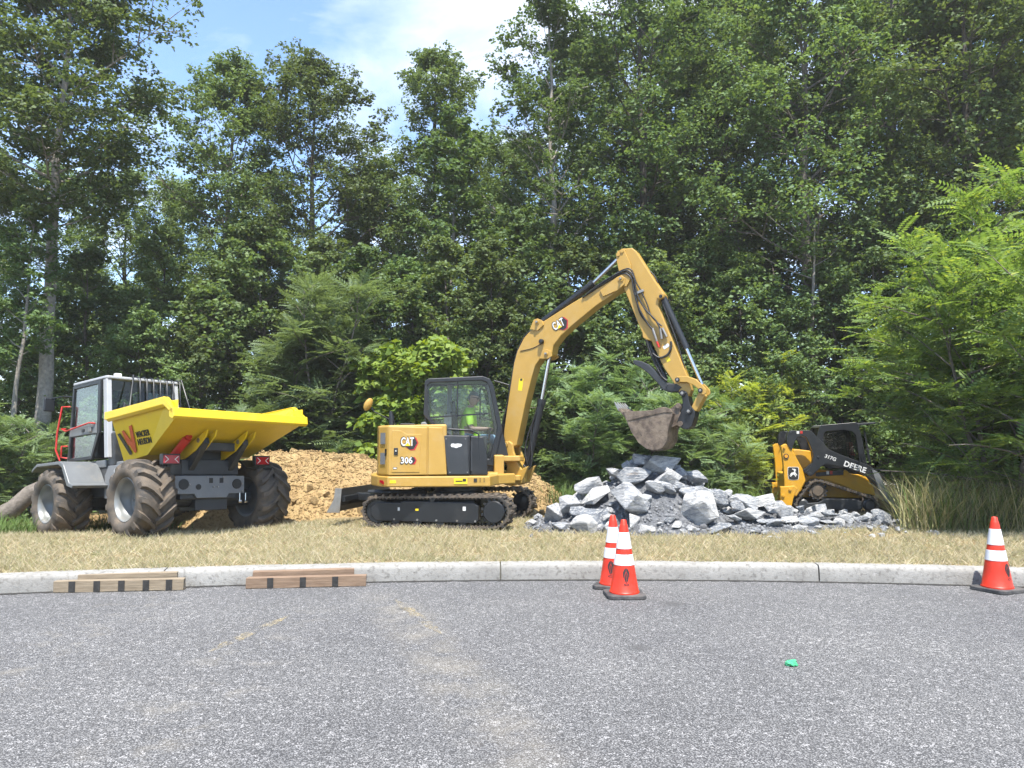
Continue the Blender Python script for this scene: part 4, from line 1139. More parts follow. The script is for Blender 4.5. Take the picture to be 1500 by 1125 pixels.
# ================================================================== the excavator
SX, SY = -0.86, 12.5
SZ = zt(SX, SY - 0.4) - 0.005
exc = empty('mini_excavator', (SX, SY, SZ))
tag(exc, 'yellow tracked excavator with its bucket held over the stone pile', 'excavator')
root = (SX, SY, SZ)
FH, FU, FB = Frame(SX + .12, SY, SZ, 4.5), Frame(SX, SY, SZ, -13), Frame(0.06, 12.72, SZ, -26)
MH, MU, MBm = FH.M(root), FU.M(root), FB.M(root)
def z2(x, y): return 460 + x / 3.947, 520 + y / 3.947
def z3(x, y): return 700 + x / 3.125, 340 + y / 3.125
def z6(x, y): return 880 + x / 6.247, 500 + y / 6.25
CY_ = MT['cat_yellow']; BK = MT['black_paint']
# --- undercarriage
tk = [(-1.00, .235, .225), (.84, .262, .235), (-.55, .15, .14), (.45, .15, .14), (-.1, .36, .115)]
for s in (-1, 1):
    y0, y1 = (-1.0, -.60) if s < 0 else (.60, 1.0)
    track_mesh(tk, y0, y1, .058).build('rubber_track', MT['track_rubber'], exc, MU)
    yo = y0 if s < 0 else y1; e = .03 * -s   # outer face, slightly inside the belt edge
    ya, yb = sorted((yo + e * 1.2, yo + e * 5))
    MB().prism([(-1.0, .09), (-1.10, .17), (-1.10, .30), (-1.0, .37), (-.62, .37), (-.60, .395), (.52, .395), (.60, .34), (.60, .13), (.52, .085)], ya, yb).build('track_frame', BK, exc, MU, bevel=.012)
    MB().lathe([(0, -.02), (.15, -.02), (.165, .0), (.165, .10), (0, .10)], (.84, yo + e - .02 * (s < 0) , .262), 'y', 24).build('sprocket', BK, exc, MU, smooth=35)
    MB().lathe([(0, .0), (.10, .0), (.12, .012), (.12, .05), (0, .05)], (.84, yo + e * .6 - (.05 if s > 0 else 0), .262), 'y', 20).build('drive_cap', BK, exc, MU, smooth=35)
    m = MB()
    for k in range(14):
        t = 2 * math.pi * k / 14; m.box(-.02, .02, yo + e * 2 - .03, yo + e * 2 + .03, .16, .205, Matrix.Translation((.84, 0, .262)) @ Matrix.Rotation(t, 4, 'Y'))
    m.build('sprocket_teeth', BK, exc, MU)
    MB().lathe([(0, -.04), (.17, -.04), (.19, -.02), (.19, .06), (0, .06)], (-1.0, yo + e * 3, .235), 'y', 24).build('idler', BK, exc, MU, smooth=35)
    MB().cyl((-.12, yo + e, .43), (-.12, yo + e * 8, .43), .045).build('top_roller', BK, exc, MU)
    for x in (-.7, -.35, 0, .35): MB().cyl((x, yo + e * 1.5, .12), (x, yo + e * 9, .12), .075, n=16).build('track_roller', BK, exc, MU, smooth=40)
    if s < 0:
        m = MB()
        for x in (-.72, -.35, -.05, .27, .55): m.cyl((x, yo + e * 1.0, .12), (x, yo + e * 2, .12), .016, n=8)
        m.build('bolts', MT['steel'], exc, MU)
        MB().box(.36, .405, yo + e * .9, yo + e * 1.4, .27, .33).box(-.66, -.63, yo + e * .9, yo + e * 1.4, .25, .30).build('white_sticker', MT['white_letter'], exc, MU)
        MB().box(-.38, -.33, yo + e * .9, yo + e * 1.4, .255, .285).build('yellow_sticker', MT['yellow_sticker'], exc, MU)
MB().plan([(-.62, -.62), (-.2, -.42), (.4, -.42), (.55, -.62), (.55, .62), (.4, .42), (-.2, .42), (-.62, .62)], .22, .44).build('car_body', BK, exc, MU, bevel=.02)
MB().lathe([(0, .44), (.40, .44), (.40, .50), (.37, .51), (.37, .62), (0, .62)], axis='z', n=40).build('slewing_ring', BK, exc, MU, smooth=35)
# dozer blade at the back end
bp = [(-1.70, .20), (-1.62, .30), (-1.585, .42), (-1.62, .56), (-1.64, .56), (-1.625, .42), (-1.66, .30), (-1.76, .20)]
MB().prism(bp, -.98, .98).build('dozer_blade', BK, exc, MU, bevel=.004)
for y in (-.99, .97): MB().prism([(-1.82, .195), (-1.60, .20), (-1.57, .57), (-1.68, .57), (-1.70, .40)], y, y + .022).build('blade_end_plate', MT['steel'], exc, MU, bevel=.003)
MB().box(-1.60, -1.54, -.92, .92, .36, .45).build('blade_beam', BK, exc, MU, bevel=.01)
for y in (-.38, .38): MB().prism([(-1.58, .36), (-1.58, .47), (-1.1, .44), (-.5, .34), (-.5, .24), (-1.1, .32)], y - .05, y + .05).build('blade_arm', BK, exc, MU, bevel=.01)
MB().cyl((-1.55, 0, .44), (-.55, 0, .46), .05).build('blade_cylinder', BK, exc, MU)

# --- house
zb, zm, ztp = .615, .775, 1.535
plan_l = [(.50, -.45), (.34, -.95), (-1.18, -.955), (-1.345, -.74), (-1.47, -.42), (-1.52, 0), (-1.47, .42), (-1.345, .74), (-1.18, .955), (.70, .955), (.78, .80), (.78, -.20)]
MB().plan(plan_l, zb, zm).build('house_base', CY_, exc, MH, bevel=.018)
plan_h = [(-.31, -.93), (-1.18, -.93), (-1.335, -.72), (-1.385, -.42), (-1.40, 0), (-1.385, .42), (-1.335, .72), (-1.18, .93), (-.62, .93), (-.62, .0), (-.31, .0)]
hood = MB().plan(plan_h, zm + .004, ztp)
hood.v = [(x, y, z + (0.02 * (x + 1.0) if z > 1 else 0) ) for x, y, z in hood.v]
hood.build('engine_hood', CY_, exc, MH, bevel=.03, seg=3)
def yplate(nm, pts, mt, y=-.93, th=.022, bev=.008, parent=exc): return MB().prism(pts, y - th, y - .001).build(nm, mt, parent, MH, bevel=bev)
sd = yplate('service_door', [(-1.17, zm + .015), (-.61, zm + .02), (-.60, 1.50), (-1.17, 1.515)], CY_, bev=.010)
yplate('door_panel', [(-1.12, zm + .06), (-.71, zm + .06), (-.69, 1.40), (-.90, 1.40), (-1.00, 1.455), (-1.12, 1.46)], CY_, y=-.950, th=.010, bev=.006, parent=sd)
MB().box(-1.09, -1.03, -.972, -.955, 1.09, 1.195).build('door_latch', BK, sd, MH, bevel=.004)
MB().box(-1.072, -1.048, -.977, -.970, 1.14, 1.165).build('latch_key', MT['chrome'], sd, MH)
yplate('side_cover', [(-.585, zm + .02), (-.305, zm + .025), (-.38, 1.50), (-.585, 1.505)], CY_, bev=.010)
MB().box(-.31, .04, -.90, -.12, zm + .004, 1.385).build('tank_housing', BK, exc, MH, bevel=.02)
yplate('tank_cover', [(-.295, zm + .02), (.025, zm + .02), (.0, 1.375), (-.365, 1.385)], MT['dark_grey'], y=-.90, th=.03, bev=.012)
MB().prism([(.045, zm + .01), (.31, zm + .01), (.30, 1.06), (.24, 1.36), (.045, 1.375)], -.86, -.30).build('step_box', BK, exc, MH, bevel=.015)
MB().prism([(.05, .85), (.075, .85), (.075, 1.30), (.05, 1.30)], -.875, -.858).build('step_grip', MT['dark_grey'], exc, MH)
MB().tube([(-.33, -.88, 1.39), (-.33, -.88, 1.455), (-.28, -.88, 1.475), (.05, -.86, 1.46), (.17, -.85, 1.40), (.19, -.85, 1.0)], .014, 8).build('hand_rail', BK, exc, MH, smooth=60)
m = MB()
for x, z in ((-.26, .83), (.0, .83), (-.32, 1.33), (-.03, 1.33)): m.cyl((x, -.935, z), (x, -.928, z), .010, n=8)
m.build('bolts', MT['steel'], exc, MH)
# rear corner: grille panels, reflector
def rear_pt(f, z): return Vector((-1.185 + (-1.34 + 1.185) * f, -.932 + (-.725 + .932) * f, z))
rr_ = (rear_pt(1, 1) - rear_pt(0, 1)).normalized(); rr_ = -rr_
for (z0, z1) in ((1.25, 1.42), (.95, 1.12)):
    flat_shape(rect(.13, z1 - z0), rear_pt(.5, (z0 + z1) / 2), rr_, (0, 0, 1), .006).build('vent_grille', MT['mid_grey'], exc, MH)
flat_shape(rect(.035, .10), rear_pt(.18, 1.13), rr_, (0, 0, 1), .008).build('rear_latch', BK, exc, MH)
def base_rear(f, z): return Vector((-1.18 + (-1.345 + 1.18) * f, -.955 + (-.74 + .955) * f, z))
flat_shape([(-.06, .0), (.055, -.03), (.06, -.005), (.045, .03), (-.06, .035)], base_rear(.55, .68), rr_, (0, 0, 1), .006).build('reflector', MT['red_light'], exc, MH)
flat_shape(rect(.09, .045), (-1.10, -.956, .695), (1, 0, 0), (0, 0, 1), .003).build('yellow_sticker', MT['yellow_sticker'], exc, MH)
flat_shape(rect(.20, .085), (-.10, -.956, .70), (1, 0, 0), (0, 0, 1), .003).build('yellow_sticker', MT['yellow_sticker'], exc, MH)
flat_shape(rect(.05, .04), (-.045, -.9595, .715), (1, 0, 0), (0, 0, 1), .001).build('sticker_print', MT['black_letter'], exc, MH)
flat_shape(rect(.10, .018), (-.125, -.9595, .70), (1, 0, 0), (0, 0, 1), .001).build('sticker_print', MT['black_letter'], exc, MH)
flat_shape(rect(.05, .05), (.12, -.956, .715), (1, 0, 0), (0, 0, 1), .003).build('warning_sticker', MT['black_letter'], exc, MH)
for x in (.19, .25):
    for z in (.70, .735): flat_shape(rect(.014, .016), (x, -.956, z), (1, 0, 0), (0, 0, 1), .003).build('warning_sticker', MT['black_letter'], exc, MH)
# logos
red_p = mat('red_print', (.55, .02, .03), .4, var=.05)
def cat_logo(origin, W, H, right, up, M_, parent, word='CAT'):
    """white word over a dark hexagon with a red rim"""
    r = Vector(right).normalized(); u = Vector(up).normalized(); n_ = r.cross(u).normalized(); o = Vector(origin)
    if word == 'CAT': hx = [(.38, -.06), (.66, -.42), (.98, -.38), (1.26, .36), (1.06, .96), (.90, 1.0), (.90, .0)]
    else: hx = [(.85, .0), (1.10, .0), (1.27, .5), (1.10, 1.0), (.85, 1.0)]
    flat_shape([(a * W + (.018 if a > .6 else 0), b * H - .014 * (b < .2)) for a, b in hx], o, r, u, .002).build('logo_edge', red_p, parent, M_)
    flat_shape([(a * W, b * H) for a, b in hx], o + n_ * .0015, r, u, .002).build('logo_plate', MT['black_letter'], parent, M_)
    e = .012
    lettering('lettering', word, H * 1.4, o + n_ * .0035 - r * e - u * e, r, u, MT['black_letter'], parent, M_, bold=H * .085, depth=.001, fit=(W + 2 * e, H + 2 * e))
    lettering('lettering', word, H * 1.4, o + n_ * .0055, r, u, MT['white_letter'], parent, M_, bold=H * .03, depth=.0015, fit=(W, H))
    if word == 'CAT':
        flat_shape([(.30 * W, .0), (.72 * W, .0), (.51 * W, .40 * H)], o + n_ * .0065, r, u, .002).build('logo_triangle', MT['yellow_sticker'], parent, M_)
yl = -.961
cat_logo((-.985, yl, 1.225), .190, .128, (1, 0, 0), (0, 0, 1), MH, exc)
cat_logo((-.985, yl, .965), .170, .095, (1, 0, 0), (0, 0, 1), MH, exc, '306')
flat_shape(rect(.06, .028), (-1.07, yl, .895), (1, 0, 0), (0, 0, 1), .002).build('badge', MT['black_letter'], exc, MH)
flat_shape(rect(.045, .016), (-1.07, yl - .002, .895), (1, 0, 0), (0, 0, 1), .001).build('badge_print', MT['white_letter'], exc, MH)
lettering('smudged_sticker', '\u2022\u2022\u2022', .16, (-.27, -.9315, 1.17), (1, 0, 0), (0, 0, 1), MT['white_letter'], exc, MH, depth=.001) if False else None
flat_shape([(-.085, .0), (-.08, .03), (-.05, .035), (-.02, .028), (.02, .035), (.06, .03), (.085, .02), (.07, -.01), (.03, -.02), (.0, -.035), (-.04, -.02), (-.07, -.018)], (-.165, -.931, 1.225), (1, 0, 0), (0, 0, 1), .002).build('scraped_sticker', MT['white_letter'], exc, MH)
# hood-top bits, exhaust and mirror
MB().box(-1.02, -.80, -.70, -.45, ztp + .0, ztp + .03).build('hood_hinge', BK, exc, MH, bevel=.008)
MB().prism([(-.72, ztp - .01), (-.60, ztp), (-.64, ztp + .055), (-.70, ztp + .05)], -.6, -.5).build('intake_cap', MT['mid_grey'], exc, MH, bevel=.01)
MB().tube([(-1.24, .50, 1.45), (-1.24, .50, 1.70), (-1.255, .50, 1.79)], [.05, .045, .028], 12).build('exhaust', BK, exc, MH, smooth=50)
mir = Vector((*FH.pt(*z2(313, 286), .72), 0)); mir = Vector((mir.x, .72, mir.y))
MB().tube([(-1.15, .70, 1.5), (-1.22, .72, 1.62), (mir.x + .10, .72, mir.z - .12), (mir.x + .02, .74, mir.z)], .010, 6).build('mirror_arm', BK, exc, MH)
mm_ = Matrix.Translation(mir) @ Matrix.Rotation(R(28), 4, 'Y') @ Matrix.Rotation(R(20), 4, 'Z')
MB().lathe([(0, -.035), (.05, -.03), (.085, -.012), (.09, .0), (0, .0)], n=24).build('mirror_back', CY_, exc, MH @ mm_ @ Matrix.Diagonal((.75, 1, 1.3, 1)), smooth=40)
MB().lathe([(0, .004), (.082, .004), (.09, .0), (.082, -.002)], n=24).build('mirror_glass', MT['mirror'], exc, MH @ mm_ @ Matrix.Diagonal((.75, 1, 1.3, 1)), smooth=40)

# --- cab
ya, yb = -.04, .90
co_px = [(633, 345), (640, 152), (660, 136), (975, 122), (1018, 138), (1040, 180), (1088, 430), (1075, 480), (1040, 640), (960, 640), (800, 500), (690, 415)]
ci_px = [(662, 350), (655, 178), (672, 162), (965, 148), (998, 160), (1015, 192), (1060, 430), (1048, 470), (1012, 600), (960, 600), (815, 480), (705, 402)]
co = [FH.pt(*z2(*p), ya) for p in co_px]; ci = [FH.pt(*z2(*p), ya) for p in ci_px]
for k, (y0, y1) in enumerate(((ya - .03, ya + .03), (yb - .03, yb + .03))):
    MB().ring(co, ci, y0, y1).build('cab_side_frame', BK, exc, MH, bevel=.012)
    MB().prism(ci, (y0 + y1) / 2 - .003, (y0 + y1) / 2 + .003).build('side_glass', MT['glass_green'], exc, MH)
xr, zr_ = co[1]; xf, zf = co[3]
MB().prism([(co[1][0] + .02, co[1][1] - .03), co[2], co[3], co[4], (co[4][0] - .02, co[4][1] - .03), (co[2][0], co[2][1] - .045)], ya - .02, yb + .02).build('cab_roof', BK, exc, MH, bevel=.012)
MB().box(.0 + co[1][0], co[1][0] + .03, ya + .03, yb - .03, 1.45, 1.80).build('rear_wall', BK, exc, MH)
MB().box(co[1][0] + .012, co[1][0] + .018, ya + .03, yb - .03, 1.82, co[1][1] - .03).build('rear_glass', MT['glass_green'], exc, MH)
p5, p6 = co[5], co[6]
MB().add([(p5[0] - .01, ya + .03, p5[1]), (p5[0] - .01, yb - .03, p5[1]), (p6[0] - .01, yb - .03, p6[1]), (p6[0] - .01, ya + .03, p6[1])], [(0, 1, 2, 3)]).build('windscreen', MT['glass_green'], exc, MH)
MB().box(-.5, .62, ya + .03, yb - .03, zm + .01, .98).build('cab_floor', BK, exc, MH)
MB().prism([(.50, .98), (.70, .98), (co[6][0], co[6][1] - .02), (co[6][0] - .06, co[6][1])], ya + .02, ya + .12).build('front_pillar_panel', BK, exc, MH)
# sliding sash bars on the near side
za = FH.pt(*z2(700, 362), ya)[1]; zb2 = FH.pt(*z2(1015, 338), ya)[1]
xa, xb = FH.pt(*z2(672, 362), ya)[0], FH.pt(*z2(1015, 338), ya)[0]
MB().prism([(xa, za - .012), (xb, zb2 - .012), (xb, zb2 + .014), (xa, za + .014)], ya - .022, ya - .006).build('sash_rail', BK, exc, MH)
xv = FH.pt(*z2(830, 250), ya)[0]
MB().box(xv - .009, xv + .009, ya - .022, ya - .006, za, co[3][1] - .05).build('sash_bar', BK, exc, MH)
zs_ = FH.pt(*z2(830, 170), ya)[1]
MB().box(xa, xb - .05, ya - .02, ya - .008, zs_ - .006, zs_ + .006).build('sash_top', BK, exc, MH)
xv2 = FH.pt(*z2(960, 250), yb)[0]
MB().box(xv2 - .012, xv2 + .012, yb - .02, yb, za, zs_).build('far_sash_bar', BK, exc, MH)
MB().box(xr + .36, xr + .44, yb - .06, yb - .005, 1.0, zs_ + .12).build('far_door_post', MT['mid_grey'], exc, MH, bevel=.01)
# open front window panel and guard beyond the boom
fw0 = FH.pt(*z2(1040, 150), yb); fw1 = FH.pt(*z2(1125, 175), yb)
MB().tube([(fw0[0], yb - .05, fw0[1]), (fw1[0], yb - .05, fw1[1]), (fw1[0] + .05, yb - .05, fw1[1] - .5)], .018, 8).build('window_stay', BK, exc, MH)
# seat and controls
MB().box(-.16, .28, .20, .62, 1.08, 1.22).prism([(-.20, 1.18), (-.08, 1.20), (-.16, 1.78), (-.27, 1.78)], .22, .60).build('driver_seat', BK, exc, MH, bevel=.03)
MB().prism([(-.24, 1.76), (-.15, 1.76), (-.19, 1.96), (-.27, 1.95)], .29, .53).build('headrest', BK, exc, MH, bevel=.03)
for y in (.13, .70):
    MB().box(.0, .34, y - .06, y + .06, 1.10, 1.38).build('armrest_console', MT['dark_grey'], exc, MH, bevel=.02)
    MB().tube([(.36, y, 1.30), (.38, y, 1.40), (.39, y, 1.50)], [.02, .014, .022], 8).build('joystick', BK, exc, MH)
MB().box(-.36, -.24, ya + .06, ya + .14, 1.2, 1.72).build('inner_panel', MT['light_grey'], exc, MH)
MB().tube([(.60, .25, .98), (.58, .25, 1.30)], .015, 6).tube([(.60, .55, .98), (.58, .55, 1.30)], .015, 6).build('travel_levers', BK, exc, MH)

# --- swing post and boom
def B3(pts, y=-.12): return [FB.pt(*z3(*p), y) for p in pts]
def B2(pts, y=-.12): return [FB.pt(*z2(*p), y) for p in pts]
def B6(pts, y=-.15): return [FB.pt(*z6(*p), y) for p in pts]
def bpart(nm, pts, y0, y1, mt, bev=.008, parent=exc): return MB().prism(pts, y0, y1).build(nm, mt, parent, MBm, bevel=bev)
def bcyl(nm, p0, p1, y, r0, mt, parent=exc, n=18): return MB().cyl((p0[0], y, p0[1]), (p1[0], y, p1[1]), r0, n=n).build(nm, mt, parent, MBm, smooth=40)
def bpin(nm, p, y0, y1, r, mt=None, parent=exc): return MB().cyl((p[0], y0, p[1]), (p[0], y1, p[1]), r, n=18).build(nm, mt or CY_, parent, MBm, bevel=.003)
# house-side bracket with two lugs
MB().prism([(.44, .62), (.60, .62), (.60, 1.07), (.44, 1.07)], -.20, .20).build('swing_bracket', CY_, exc, MH, bevel=.02)
for z in (.70, 1.01): MB().plan([(.58, -.17), (.86, -.13), (.94, 0), (.86, .13), (.58, .17)], z - .045, z + .045).build('swing_lug', CY_, exc, MH, bevel=.015)
MB().box(.33, .50, -.42, .42, .63, .80).build('front_plate', CY_, exc, MH, bevel=.02)
kp = B2([(1066, 598), (1072, 556), (1108, 505), (1130, 496), (1152, 512), (1160, 560), (1182, 620), (1205, 660), (1246, 640), (1226, 690), (1205, 742), (1150, 758), (1105, 750), (1118, 700), (1122, 640), (1100, 604)])
for y in (-.17, .11): bpart('swing_post_cheek', kp, y, y + .06, CY_, .012)
bpart('swing_post', B2([(1122, 612), (1160, 600), (1195, 655), (1205, 740), (1140, 752), (1120, 720)]), -.11, .11, CY_, .02)
foot = B2([(1116, 516)])[0]; bpin('boom_pin', foot, -.19, .19, .045)
boom_px = [(118, 935), (120, 905), (130, 830), (150, 700), (165, 600), (180, 545), (210, 485), (250, 440), (262, 405), (282, 400), (298, 410), (430, 325), (560, 250), (640, 203), (660, 196), (676, 210), (675, 235), (655, 258), (610, 290),
           (540, 338), (440, 420), (380, 474), (345, 520), (338, 560), (318, 572), (285, 578), (260, 615), (242, 680), (215, 790), (192, 900), (176, 975), (150, 990), (128, 975)]
bm_ = B3(boom_px)
bpart('boom', bm_, -.12, .12, CY_, .012)
for y in (-.145, .12):     # cylinder ears and tip cheeks
    bpart('boom_ear', B3([(240, 445), (258, 402), (275, 396), (294, 404), (304, 425), (275, 452)]), y, y + .025, CY_, .004)
    bpart('boom_ear', B3([(285, 580), (296, 545), (315, 536), (336, 545), (342, 568), (322, 580)]), y, y + .025, CY_, .004)
    bpart('boom_tip_cheek', B3([(560, 268), (640, 206), (660, 198), (677, 212), (675, 238), (640, 268), (575, 296)]), y, y + .025, CY_, .004)
ear_t, ear_b, tip = B3([(275, 413), (316, 558), (657, 216)])
for p, r in ((ear_t, .035), (ear_b, .035), (tip, .045)): bpin('pin', p, -.16, .16, r)
for p in (ear_t, ear_b, tip, foot): bpin('pin_bolt', p, -.195, -.15, .018, MT['steel'])
# boom cylinder in front
bc0 = B3([(212, 1072)])[0]; bc1 = B3([(278, 772)])[0]
bcyl('boom_cylinder', bc0, bc1, 0, .062, BK); bcyl('boom_rod', bc1, ear_b, 0, .032, MT['chrome'])
bcyl('cylinder_collar', (bc1[0] - .01, bc1[1] - .05), (bc1[0] + .006, bc1[1] + .03), 0, .072, BK)
# stick cylinder above
sc1 = B3([(512, 232)])[0]; st_pin = B3([(643, 104)])[0]
bcyl('stick_cylinder', ear_t, sc1, 0, .055, BK); bcyl('stick_rod', sc1, st_pin, 0, .03, MT['chrome'])
bcyl('cylinder_collar', (sc1[0] - .04, sc1[1] - .025), (sc1[0] + .025, sc1[1] + .016), 0, .065, BK)
# stick
stick_px = [(630, 108), (634, 96), (655, 74), (705, 71), (722, 86), (775, 170), (815, 232), (852, 284), (850, 298), (826, 310), (822, 330), (838, 372), (870, 452), (925, 582), (962, 672), (975, 722), (966, 748), (948, 758), (930, 750), (890, 684), (850, 622), (792, 497), (768, 492), (752, 482), (750, 462), (700, 340), (660, 242)]
bpart('stick', B3(stick_px), -.095, .095, CY_, .012)
for y in (-.13, .10):
    bpart('stick_cheek', B3([(632, 112), (640, 88), (668, 74), (700, 150), (706, 205), (680, 250), (660, 245)]), y, y + .03, CY_, .005)
    bpart('stick_ear', B3([(818, 300), (830, 272), (850, 282), (850, 298), (834, 308)]), y, y + .03, CY_, .004)
p = B3([(661, 88)])[0]; bpin('pin', p, -.145, .145, .03); bpin('pin', st_pin, -.145, .145, .03)
bk0, bk1, bk2 = B3([(838, 294), (946, 530), (1018, 696)])
bcyl('bucket_cylinder', bk0, bk1, 0, .052, BK); bcyl('bucket_rod', bk1, bk2, 0, .028, MT['chrome'])
bpin('pin', bk0, -.14, .14, .026, BK)
# linkage, coupler, thumb, bucket
link_px = [(678, 352), (690, 328), (715, 320), (790, 318), (870, 348), (930, 398), (964, 440), (966, 475), (945, 490), (910, 490), (895, 440), (850, 402), (790, 376), (725, 374), (700, 384), (684, 372)]
for y in (-.155, .115): bpart('bucket_link', B6(link_px), y, y + .04, CY_, .008)
bpart('tipping_link', B6([(890, 465), (935, 478), (945, 500), (868, 640), (842, 632), (824, 600)]), -.11, .11, CY_, .01)
for p_, r in (((703, 352), .035), ((913, 450), .035), ((748, 475), .045), ((805, 640), .045)):
    p = B6([p_])[0]; bpin('link_pin', p, -.18, .18, r, BK); bpin('pin_cap', p, -.186, -.18, r * .5, MT['steel'])
bpart('quick_coupler', B6([(722, 470), (752, 448), (782, 462), (798, 510), (818, 590), (862, 640), (858, 690), (830, 780), (790, 808), (742, 800), (690, 742), (712, 690), (732, 640), (745, 560), (738, 510)]), -.135, .135, BK, .012)
bpart('thumb', B6([(288, 178), (318, 170), (370, 182), (440, 212), (500, 268), (560, 345), (610, 382), (700, 388), (750, 425), (780, 465), (760, 498), (720, 480), (690, 462), (610, 462), (565, 442), (520, 385), (440, 300), (370, 242), (310, 215)], -.08), -.08, .08, MT['dark_grey'], .01)
bpart('thumb_bracket', B6([(590, 420), (612, 392), (690, 388), (740, 420), (700, 462), (610, 464)], -.11), -.11, .11, BK, .008)
t0, t1 = B3([(765, 487), (850, 672)]); bcyl('thumb_cylinder', t0, t1, 0, .042, BK)
# bucket: shell strip, two cheeks, lip and teeth
BW = .30
lipP, = B6([(196, 650)], -BW)
arc_px = [(196, 650), (240, 738), (285, 840), (345, 930), (420, 988), (500, 1006), (560, 985), (600, 930), (612, 860), (618, 790), (640, 715), (655, 660)]
arc = B6(arc_px, -BW)
cen = (sum(p[0] for p in arc) / len(arc), sum(p[1] for p in arc) / len(arc))
inn = [(p[0] + (cen[0] - p[0]) * .06, p[1] + (cen[1] - p[1]) * .06) for p in arc]
bucket = MB().prism(arc + inn[::-1], -BW, BW).build('bucket', MT['worn_steel'], exc, MBm, bevel=.004)
cheek = B6([(205, 652), (218, 628), (300, 640), (400, 636), (480, 630), (540, 606), (590, 602), (640, 618), (662, 648), (655, 690), (625, 775), (612, 850), (606, 915), (570, 972), (500, 1000), (420, 984), (345, 926), (285, 836), (240, 734)], -BW)
for y in (-BW - .016, BW): bpart('bucket_cheek', cheek, y, y + .016, MT['worn_steel'], .003, bucket)
rimb = B6([(212, 640), (300, 640), (480, 632), (560, 606), (600, 604), (640, 620), (660, 645), (640, 650), (590, 650), (480, 672), (350, 704), (240, 728)], -BW)
for y in (-BW - .026, BW + .016): bpart('wear_strip', rimb, y, y + .010, MT['worn_steel'], .003, bucket)
l0, l1, l2 = B6([(222, 700), (158, 618), (118, 556)], -BW)
MB().prism([l0, (l1[0], l1[1]), (l1[0] + .03, l1[1] + .01), (l0[0] + .05, l0[1] + .03)], -BW - .01, BW + .01).build('cutting_edge', MT['worn_steel'], bucket, MBm, bevel=.004)
for k in range(5):
    y = -BW + .05 + (2 * BW - .10) * k / 4
    d = Vector((l2[0] - l1[0], 0, l2[1] - l1[1]))
    a0 = Vector((l1[0], y, l1[1])) - d * .25
    vs = []
    for q, (ww, hh) in ((0, (.024, .024)), (.6, (.018, .015)), (1.05, (.008, .004))):
        c_ = a0 + d * q * 1.25; up_ = Vector((-d.z, 0, d.x)).normalized()
        vs += [c_ + Vector((0, -ww, 0)) + up_ * hh, c_ + Vector((0, ww, 0)) + up_ * hh, c_ + Vector((0, ww, 0)) - up_ * hh, c_ + Vector((0, -ww, 0)) - up_ * hh]
    MB().add(vs, [(i * 4 + j, i * 4 + 4 + j, i * 4 + 4 + (j + 1) % 4, i * 4 + (j + 1) % 4) for i in range(2) for j in range(4)] + [(3, 2, 1, 0), (8, 9, 10, 11)]).build('tooth', MT['steel'], bucket, MBm, bevel=.003)
for y in (-.13, .10): bpart('bucket_ear', B6([(600, 640), (655, 600), (720, 560), (742, 590), (720, 640), (760, 740), (735, 790), (690, 770), (640, 790), (615, 760)]), y, y + .03, MT['worn_steel'], .005, bucket)
for p_ in ((708, 590), (725, 755)): bpin('bucket_pin', B6([p_])[0], -.16, .16, .04, MT['worn_steel'], bucket)
# hoses
def hose(px_list, y, r=.014, nm='hose', fn=B3, jog=0):
    pts = fn(px_list)
    # smooth by Catmull-Rom
    P = [Vector((a_, y + jog * math.sin(i), b_)) for i, (a_, b_) in enumerate(pts)]; res = []
    for i in range(len(P) - 1):
        p0, p1, p2, p3 = P[max(i - 1, 0)], P[i], P[i + 1], P[min(i + 2, len(P) - 1)]
        for k in range(5):
            t = k / 5; res.append(.5 * ((2 * p1) + (p2 - p0) * t + (2 * p0 - 5 * p1 + 4 * p2 - p3) * t * t + (3 * p1 - p0 - 3 * p2 + p3) * t ** 3))
    res.append(P[-1]); MB().tube(res, r, 7).build(nm, MT['hose'], exc, MBm, smooth=60)
edge = [(100, 960), (108, 880), (128, 800), (148, 690), (166, 590), (182, 532), (212, 474), (250, 445), (300, 424), (400, 352), (480, 300), (560, 236), (610, 205), (660, 182), (700, 186)]
for k, y in enumerate((-.09, -.05, 0.0, .05)):
    hose(edge, y, .013)
hose([(480, 300), (560, 246), (620, 208), (672, 190), (705, 215), (716, 270), (740, 350), (780, 420), (800, 445)], -.135, .013)
hose([(500, 285), (570, 232), (640, 192), (690, 178), (718, 215), (728, 280), (765, 350), (812, 400), (835, 440)], -.145, .013)
hose([(520, 275), (590, 225), (650, 180), (700, 170), (725, 230), (745, 265), (775, 330), (795, 385), (842, 430)], -.125, .011)
hose([(600, 210), (660, 184), (700, 200), (722, 290), (742, 370), (770, 410), (795, 440)], -.12, .013)
hose([(705, 172), (760, 165), (795, 190), (812, 225)], .02, .011)
for pts in (([(800, 440), (820, 500)]), ([(835, 440), (842, 490)]), ([(845, 440), (865, 480)])):
    p, q = B3(pts); bcyl('hose_coupling', p, q, -.125, .020, MT['steel'], n=10)
p, q = B3([(818, 498), (830, 528)]); bcyl('coupler_cap', p, q, -.125, .017, MT['red_paint'], n=10)
MB().box(0, .16, -.14, -.10, -.02, .02, Matrix.Translation((B3([(715, 285)])[0][0], 0, B3([(715, 285)])[0][1])) @ Matrix.Rotation(R(-18), 4, 'Y')).build('hose_clamp', MT['steel'], exc, MBm, bevel=.004)
hose([(800, 555), (830, 575), (868, 560), (885, 525), (882, 500)], -.115, .016)
hose([(770, 500), (790, 560), (832, 650), (862, 680)], -.08, .016)
hose([(835, 310), (850, 350), (880, 430), (905, 500), (935, 600), (945, 655)], -.04, .012)
hose([(222, 1060), (212, 1000), (225, 930), (250, 860)], -.08, .014); hose([(222, 1060), (236, 990), (240, 900), (262, 820)], -.075, .012)
